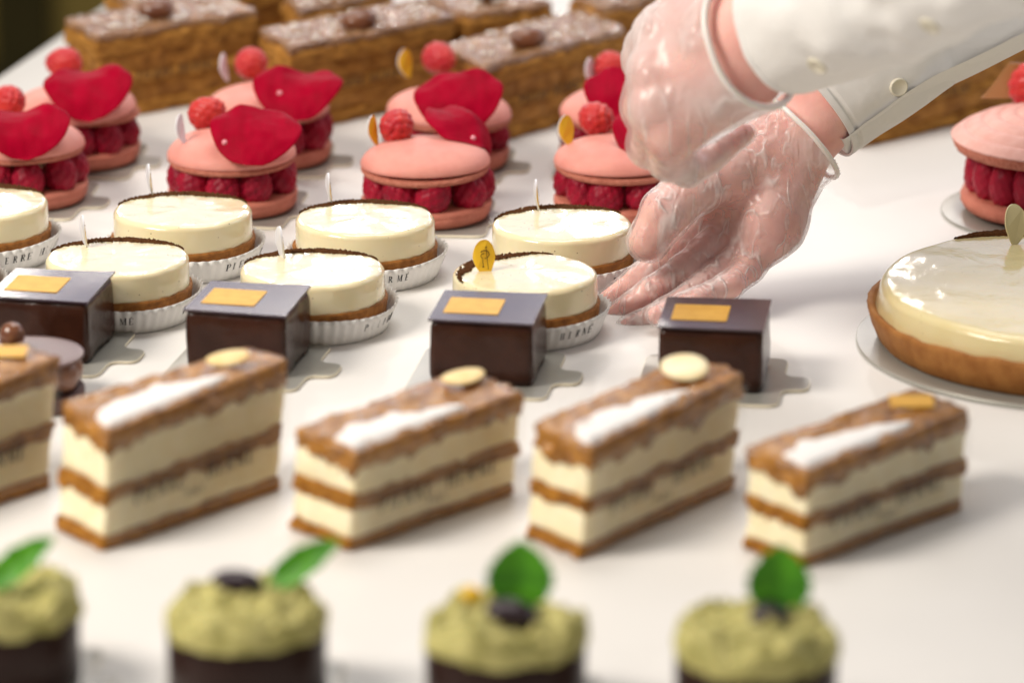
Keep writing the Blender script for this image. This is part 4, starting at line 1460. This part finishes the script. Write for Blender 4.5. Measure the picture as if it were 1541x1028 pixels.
for i, (u, v, lab, lf) in enumerate(cups):
    x, y = at(u, v, HC)
    card(x, y, R(-8), cup_card[i], "silver cards under the pistachio cups", 1.0)
    t = thing("pistachio_cup", lab, "chocolate cup", (x, y, 0.0019), 0, "pistachio cups along the front of the table")
    prof = [(0.0005, 0), (RC - 0.001, 0), (RC, 0.001), (RC + 0.0004, HC - 0.001), (RC - 0.0004, HC), (RC - 0.0022, HC), (RC - 0.0026, HC - 0.001), (RC - 0.003, 0.004), (0.0005, 0.004)]
    mk("chocolate_wall", *lathe(prof, 96, lambda V: V + np.c_[V[:, 0] * 0, V[:, 0] * 0, 0.0008 * noise(V, 60, i) * (V[:, 2] > 0.02)]), M['choccup'], t)
    # heap of pistachio cream
    nth, nr_ = 96, 30
    V, Fs = [], []
    for a in range(nr_ + 1):
        f = a / nr_
        for j in range(nth):
            th = 2 * math.pi * j / nth
            r = (RC + 0.0012) * math.sin(f * math.pi / 2) ** 0.8
            z = 0.0135 * (1 - f ** 5.0)
            V.append((r * math.cos(th), r * math.sin(th), HC - 0.0035 + z))
    V = np.array(V)
    nn = fbm(V, 78, 40 + i, 3); n2 = np.abs(fbm(V, 160, 60 + i, 2)) - 0.4
    fr_ = np.repeat(np.arange(nr_ + 1) / nr_, nth)
    V[:, 2] += (0.0046 * nn + 0.0058 * n2) * (0.35 + 0.65 * (1 - fr_ ** 4)) + 0.002
    k = 1 + 0.05 * nn * fr_
    V[:, 0] *= k; V[:, 1] *= k
    V[:, 2] += -0.0022 * noise(np.c_[V[:, :2], V[:, 0] * 0], 110, 9 + i) * fr_ ** 6
    V[:, 2] = np.maximum(V[:, 2], HC - 0.0022)
    for a in range(nr_):
        for j in range(nth):
            k2 = (j + 1) % nth
            Fs.append((a * nth + j, (a + 1) * nth + j, (a + 1) * nth + k2, a * nth + k2))
    mk("pistachio_cream", V, Fs, M['mousse'], t)
    # leaf: foot and tip on sight lines, tip raised
    (f_u, f_v), (t_u, t_v), Wpx = lf
    zf = HC + 0.013
    fx, fy = at(f_u, f_v, zf)
    depth = float(np.dot(np.array([fx, fy, zf]) - CAM, FW))
    tip = CAM + ray(t_u, t_v) * (depth + (0.004 if i > 1 else -0.002))
    foot = np.array([fx, fy, zf])
    d = tip - foot
    Ll = np.linalg.norm(d)
    V, Fs = leaf_mesh(Ll, Wpx * depth / FPX, 0.004, i)
    o = mk("leaf", V, Fs, M['leaf'], t)
    yv = d / Ll
    side = np.cross(yv, -FW if i > 1 else (-FW * 0.9 + UP * 0.5)); side /= np.linalg.norm(side)
    nv_ = np.cross(side, yv)
    o.matrix_local = Matrix.Translation(Vector(foot - np.array([x, y, 0.0019]))) @ Matrix((side, yv, nv_)).transposed().to_4x4()
    if bean_px[i]:
        bx, by = at(*bean_px[i], HC + 0.016)
        bv, bf = ball(24, 14)
        bv = bv * np.array([0.0116, 0.0072, 0.0052])
        bv[:, 2] -= 0.0012 * np.exp(-(bv[:, 1] / 0.0012) ** 2) * (bv[:, 2] > 0)
        o = mk("chocolate_bean", bv, bf, M['bean'], t)
        o.location = (bx - x, by - y, HC + 0.0150)
        o.rotation_euler = (R(14), R(8), R((8, 8, -6, 50)[i]))
    if i == 2:
        bx, by = at(712, 902, HC + 0.015)
        bv, bf = ball(10, 7)
        o = mk("yellow_fleck", bv * np.array([0.0052, 0.004, 0.0042]) * (1 + 0.2 * noise(bv, 2, 1))[:, None], bf, M['yellow'], t)
        o.location = (bx - x, by - y, HC + 0.0145)

# ------------------------------------------------------------------ the pastry cook's arms
def px_m(dd):
    return (DIST + dd) / FPX
def hand_sdf(X, chains, palm, kp=0.010, kf=0.0045):
    """palm cones blended broadly, then every finger chain blended on at its root"""
    d = None
    for (a, b, ra, rb) in palm:
        s = cone_sdf(X, a, b, ra, rb)
        d = s if d is None else smin(d, s, kp)
    fing = None
    for ch in chains:
        f = None
        for (a, b, ra, rb) in ch:
            s = cone_sdf(X, a, b, ra, rb)
            f = s if f is None else smin(f, s, 0.003)
        fing = f if fing is None else smin(fing, f, 0.0005)
    return smin(d, fing, kf) if fing is not None else d
def seg(*pts):
    """chain of (u, v, dd, r_px) -> cones"""
    out = []
    for p, q in zip(pts[:-1], pts[1:]):
        out.append((P3(*p[:3]), P3(*q[:3]), p[3] * px_m(p[2]), q[3] * px_m(q[2])))
    return out
def build_sdf(chains, palm, h, pad, fun=None, **kw):
    pts = []
    for c in chains + [palm]:
        for a, b, ra, rb in c:
            for q, r_ in ((a, ra), (b, rb)):
                pts += [q - r_ - pad, q + r_ + pad]
    lo, hi = np.min(pts, 0), np.max(pts, 0)
    n = np.ceil((hi - lo) / h).astype(int) + 1
    g = np.stack(np.meshgrid(*[lo[a] + h * np.arange(n[a]) for a in range(3)], indexing='ij'), -1)
    d = hand_sdf(g, chains, palm, **kw)
    return lo, g, d

person = thing("person", "cook's arms in a white buttoned shirt and clear gloves, setting down a tart", "person", (0, 0, 0))
# --- far hand: open palm towards us, fingers down to the tart's case
F0 = 0.055            # the far hand's distance beyond mid-table
far_ch_px = [
    ((1092, 262, F0 - .006, 40), (1040, 284, F0 - .016, 37), (1002, 320, F0 - .022, 35), (974, 364, F0 - .020, 28)),        # thumb
    ((1050, 336, F0 + .014, 22), (1006, 382, F0 + .010, 19), (960, 420, F0 + .008, 17), (912, 450, F0 + .012, 12)),         # index
    ((1074, 366, F0 + .004, 21), (1030, 404, F0 - .004, 19.5), (980, 438, F0 - .006, 17.5), (922, 474, F0 - .004, 12.5)),   # middle
    ((1096, 392, F0 + .000, 20), (1058, 430, F0 - .012, 18), (1006, 466, F0 - .020, 16.5), (944, 492, F0 - .022, 13)),      # ring
    ((1128, 404, F0 - .006, 20), (1098, 430, F0 - .024, 18), (1048, 452, F0 - .036, 16), (988, 474, F0 - .042, 13.5)),      # little finger
]
far_ch = [seg(*c) for c in far_ch_px]
far_palm = (seg((1330, 70, F0 + .02, 62), (1215, 190, F0 + .012, 56)) + seg((1215, 190, F0 + .012, 54), (1165, 235, F0 + .010, 52)) +
            seg((1160, 240, F0 + .012, 44), (1060, 330, F0 + .016, 24)) + seg((1165, 250, F0 + .012, 42), (1078, 358, F0 + .012, 24)) +
            seg((1170, 255, F0 + .010, 42), (1096, 382, F0 + .008, 24)) + seg((1195, 250, F0 + .006, 46), (1160, 335, F0 + .000, 46)) +
            seg((1160, 335, F0 + .000, 46), (1122, 400, F0 + .000, 26)) + seg((1150, 225, F0 + .004, 44), (1095, 262, F0 - .004, 42)))
lo, g, d = build_sdf(far_ch, far_palm, 0.0013, 0.006, kp=0.009)
# fold lines of the palm
def crease(pts, w, depth):
    out = 0
    for p, q in zip(pts[:-1], pts[1:]):
        s = cone_sdf(g, P3(*p), P3(*q), 0, 0)
        out = np.maximum(out, depth * np.exp(-(s / w) ** 2))
    return out
dc = d + crease([(1120, 262, F0 - .012), (1082, 318, F0 - .010), (1058, 372, F0 - .012)], 0.0032, 0.0026) + crease([(1130, 345, F0 - .018), (1098, 350, F0 - .012), (1066, 352, F0 - .008)], 0.0026, 0.0012)
for ch in far_ch_px:
    for k in (0, 1, 2):
        (u0, v0, d0, q0), (u1, v1, d1, q1) = ch[k], ch[k + 1]
        f = (0.35, 0.0, 0.0)[k]
        u, v, dd, q = u0 + (u1 - u0) * f, v0 + (v1 - v0) * f, d0 + (d1 - d0) * f, q0 + (q1 - q0) * f
        du, dv = u1 - u0, v1 - v0
        ll = math.hypot(du, dv); nu_, nv__ = -dv / ll, du / ll
        zz = dd - q * px_m(dd) * 0.92
        for off in (0.0, 3.0):
            dc = dc + crease([(u + du / ll * off + nu_ * q * 0.75, v + dv / ll * off + nv__ * q * 0.75, zz + 0.004), (u + du / ll * off, v + dv / ll * off, zz), (u + du / ll * off - nu_ * q * 0.75, v + dv / ll * off - nv__ * q * 0.75, zz + 0.004)], 0.0014, 0.0009)
V, Fs = surface_nets(dc, lo, 0.0013)
mk("hand", V, Fs, M['skin'], person, label="bare-skinned hand and wrist, palm forward")
gd = d - 0.0012 - 0.0009 * np.abs(fbm(g @ np.array([[1, 0, 0.5], [0, 1, 0], [-0.5, 0, 0.5]]), 90, 31, 2))
wr = np.array(P3(1200, 205, F0 + .01)); ax = np.array(P3(1330, 70, F0 + .02)) - wr; ax /= np.linalg.norm(ax)
# the glove flares away from the wrist
tw = (g - wr) @ ax
gd = gd - 0.010 * np.clip((tw + 0.022) / 0.03, 0, 1) ** 2
V, Fs = surface_nets(gd, lo, 0.0013)
fc = V[Fs].mean(1)
keep = ((fc - wr) @ ax) < 0.0005
mk("glove", V, Fs[keep], M['glove'], person, label="clear wrinkled vinyl glove")
def rim_loop(V, Fs, keep):
    F2 = Fs[keep]
    e = np.concatenate([F2[:, [0, 1]], F2[:, [1, 2]], F2[:, [2, 3]], F2[:, [3, 0]]])
    es = np.sort(e, 1)
    u_, inv, c = np.unique(es, axis=0, return_inverse=True, return_counts=True)
    b = u_[c == 1]
    return V[np.unique(b)]
def add_rim(V, Fs, keep, ctr, axis, rad, seed, name="glove_rim", parent=None):
    P = rim_loop(V, Fs, keep)
    near = np.abs((P - ctr) @ axis) < 0.006
    P = P[near]
    c = P.mean(0)
    a1 = np.cross(axis, UP); a1 /= np.linalg.norm(a1); a2 = np.cross(axis, a1)
    ang = np.arctan2((P - c) @ a2, (P - c) @ a1)
    bins = np.linspace(-math.pi, math.pi, 41)
    pts = []
    for i in range(40):
        m = (ang >= bins[i]) & (ang < bins[i + 1])
        if m.any():
            pts.append(P[m].mean(0))
    pts = np.array(pts)
    for _ in range(4):
        pts = 0.25 * np.roll(pts, 1, 0) + 0.5 * pts + 0.25 * np.roll(pts, -1, 0)
    pts += axis * (0.0025 * noise(np.c_[np.arange(len(pts)) * 0.23, np.zeros(len(pts)), np.zeros(len(pts))], 1, seed))[:, None]
    V2, F2 = tube(pts, rad, 10, True)
    return mk(name, V2, F2, M['rim'], parent)
glove_far = person.children[-1]
add_rim(V, Fs, keep, wr, ax, 0.0015, 3, parent=glove_far)

# --- near hand: closed fist seen from its back
def nd(s):
    return s
near_ch = [
    seg((992, 52, -.075, 36), (968, 92, -.040, 28), (985, 118, -.020, 22)),
    seg((984, 108, -.085, 36), (968, 160, -.050, 29), (990, 195, -.026, 22)),
    seg((986, 160, -.088, 35), (980, 218, -.058, 29), (1010, 240, -.034, 22)),
    seg((1008, 200, -.086, 33), (1008, 240, -.066, 29), (1035, 254, -.048, 24), (1070, 238, -.040, 17), (1122, 200, -.036, 14)),
    seg((990, 60, -.05, 16), (956, 70, -.040, 11), (948, 84, -.040, 11)),
]
near_palm = (seg((1290, -10, -.17, 66), (1175, 25, -.115, 62)) + seg((1175, 25, -.115, 60), (1110, 55, -.095, 56)) + seg((1110, 45, -.095, 56), (1000, 60, -.078, 36)) +
             seg((1110, 70, -.095, 58), (995, 112, -.085, 36)) + seg((1112, 95, -.095, 56), (995, 162, -.086, 35)) + seg((1120, 115, -.092, 50), (1015, 205, -.084, 34)) +
             seg((1080, 30, -.09, 46), (1030, 20, -.075, 38)))
lo, g, d = build_sdf(near_ch, near_palm, 0.0015, 0.008, kp=0.014, kf=0.008)
V, Fs = surface_nets(d, lo, 0.0015)
mk("hand", V, Fs, M['skin'], person, label="fist seen from its back, wrist bent down")
wr2 = np.array(P3(1128, 52, -.10)); ax2 = np.array(P3(1290, -10, -.17)) - wr2; ax2 /= np.linalg.norm(ax2)
loose = cone_sdf(g, P3(970, 70, -.055), P3(976, 215, -.055), 20 * px_m(-.05), 20 * px_m(-.05))
gd = smin(d, loose, 0.010) - 0.0012 - 0.0006 * np.abs(fbm(g @ np.array([[1, 0, 0], [0, 1, 0.4], [0.5, 0, 0.4]]), 80, 41, 2))
tw = (g - wr2) @ ax2
gd = gd - 0.007 * np.clip((tw + 0.030) / 0.04, 0, 1) ** 2
V, Fs = surface_nets(gd, lo, 0.0015)
fc = V[Fs].mean(1)
keep = ((fc - wr2) @ ax2) < 0.004
glove_near = mk("glove", V, Fs[keep], M['glove_near'], person, label="milky loose glove over the fist")
add_rim(V, Fs, keep, wr2 + ax2 * 0.004, ax2, 0.0020, 8, parent=glove_near)

# --- sleeves
def sleeve(path, name, seed, folds=0.0022, cuff_at=None, thick=0.0016):
    """path: list of (u, v, dd, r_px, r_depth_px); returns V, F and the axis"""
    C = np.array([P3(*p[:3]) for p in path])
    r1 = np.array([p[3] * px_m(p[2]) for p in path]); r2 = np.array([p[4] * px_m(p[2]) for p in path])
    s = np.r_[0, np.cumsum(np.linalg.norm(np.diff(C, axis=0), axis=1))]
    n, m = 96, 90
    ss = s[-1] * np.linspace(0, 1, m) ** 2.4
    Ci = np.stack([np.interp(ss, s, C[:, a]) for a in range(3)], 1)
    R1, R2 = np.interp(ss, s, r1), np.interp(ss, s, r2)
    V = []
    th = np.linspace(0, 2 * math.pi, n, endpoint=False)
    ax = C[1] - C[0]; ax /= np.linalg.norm(ax)
    a1 = np.cross(FW, ax); a1 /= np.linalg.norm(a1); a2 = np.cross(ax, a1)
    if a1 @ UP > 0:
        a1, a2 = -a1, -a2
    for side in (0, 1):
        for i in range(m):
            rr1, rr2 = R1[i] - side * thick, R2[i] - side * thick
            q = Ci[i] + np.outer(np.cos(th) * rr1, a1) + np.outer(np.sin(th) * rr2, a2)
            f = fbm(np.c_[th * 0 + ss[i] * 30, np.cos(th) * 1.6, np.sin(th) * 1.6], 1.0, seed, 2)
            amp = folds * min(1, 0.25 + (ss[i] / 0.06) ** 1.5)
            dirn = np.outer(np.cos(th), a1) + np.outer(np.sin(th), a2)
            st = 0.0
            if cuff_at and ss[i] < cuff_at:
                st = 0.0022
                if abs(ss[i] - 0.005) < 0.0012 or abs(ss[i] - (cuff_at - 0.006)) < 0.0012:
                    st -= 0.0011
            q = q + dirn * (amp * f + st)[:, None] + ax * (0.002 * np.sin(2 * th + seed))[:, None] * max(0, 1 - ss[i] / 0.03)
            V.append(q)
    V = np.concatenate(V)
    Fs = []
    for side in (0, 1):
        for i in range(m - 1):
            for j in range(n):
                k = (j + 1) % n
                a, b = (side * m + i) * n, (side * m + i + 1) * n
                f = (a + j, a + k, b + k, b + j)
                Fs.append(f if side else f[::-1])
    for j in range(n):
        k = (j + 1) % n
        Fs.append((j, k, m * n + k, m * n + j))
    return V, Fs, a1, a2, ax
V, Fs, a1, a2, axs = sleeve([(1217, 146, F0 + .02, 101, 84), (1380, 30, F0 + .03, 104, 92), (1490, -45, F0 + .04, 116, 100), (1640, -140, F0 + .06, 130, 110), (1900, -300, F0 + .1, 140, 120)], "s", 3, folds=0.0032, cuff_at=0.070)
slf = mk("sleeve", V, Fs, M['cloth'], person, label="sleeve with a buttoned cuff above the open palm")
V2, Fs2, b1, b2, axn = sleeve([(1192, 32, -.125, 103, 103), (1300, -8, -.18, 108, 108), (1420, -48, -.235, 108, 108), (1600, -112, -.32, 112, 112), (1800, -180, -.41, 115, 115)], "s", 11, folds=0.0042, cuff_at=0.085)
sln = mk("sleeve", V2, Fs2, M['cloth'], person, label="blurred sleeve above the fist")
def button(sl, V, Fs, u, v, r):
    bvh = BVHTree.FromPolygons([Vector(p) for p in V], [tuple(int(a) for a in f) for f in Fs])
    dr = Vector(ray(u, v)).normalized()
    hit, nrm, _, _ = bvh.ray_cast(Vector(CAM), dr)
    if hit is None:
        return
    if nrm.dot(dr) > 0:
        nrm = -nrm
    prof = [(0.0003, 0.0), (r, 0.0), (r, 0.0012), (r * 0.93, 0.0020), (r * 0.8, 0.0020), (r * 0.7, 0.0014), (0.0003, 0.0013)]
    W, Fw = lathe(prof, 36)
    o = mk("button", W, Fw, M['button'], sl)
    q = nrm.to_track_quat('Z', 'Y')
    o.matrix_local = Matrix.Translation(hit - nrm * 0.0003) @ q.to_matrix().to_4x4()
button(slf, V, Fs, 1352, 130, 0.0052)
button(sln, V2, Fs2, 1230, 97, 0.0052)
button(sln, V2, Fs2, 1400, 37, 0.0052)
# lower flap of the cuff slit: a second layer of cloth hanging below the far sleeve
edge_px = [(1268, 214), (1284, 230), (1308, 212), (1335, 190), (1372, 160), (1418, 133), (1475, 106), (1541, 72), (1620, 36)]
inner_px = [(1262, 206), (1270, 210), (1300, 186), (1330, 165), (1362, 140), (1408, 112), (1470, 84), (1541, 48), (1620, 10)]
pts, ptsi = [], []
for (a, b) in zip(edge_px, inner_px):
    pts.append(P3(*a, F0 + .035)); ptsi.append(P3(*b, F0 - .002))
ss = np.linspace(0, len(pts) - 1, 60)
E = np.stack([np.interp(ss, range(len(pts)), np.array(pts)[:, a]) for a in range(3)], 1)
I = np.stack([np.interp(ss, range(len(pts)), np.array(ptsi)[:, a]) for a in range(3)], 1)
for _ in range(3):
    E[1:-1] = 0.25 * E[:-2] + 0.5 * E[1:-1] + 0.25 * E[2:]
    I[1:-1] = 0.25 * I[:-2] + 0.5 * I[1:-1] + 0.25 * I[2:]
V3, F3 = [], []
nw = 8
for side in (0, 1):
    for i in range(60):
        for j in range(nw + 1):
            f = j / nw
            p = I[i] + (E[i] - I[i]) * f - UP * (0.004 * math.sin(math.pi * f)) + FW * (side * 0.0014) + FW * 0.006 * math.sin(math.pi * f)
            V3.append(p)
for side in (0, 1):
    for i in range(59):
        for j in range(nw):
            a = side * 60 * (nw + 1) + i * (nw + 1) + j
            f = (a, a + 1, a + nw + 2, a + nw + 1)
            F3.append(f if side else f[::-1])
for i in range(59):
    a = i * (nw + 1) + nw; b = a + 60 * (nw + 1)
    F3.append((a, a + nw + 1, b + nw + 1, b))
mk("cuff_flap", V3, F3, M['cloth'], slf)
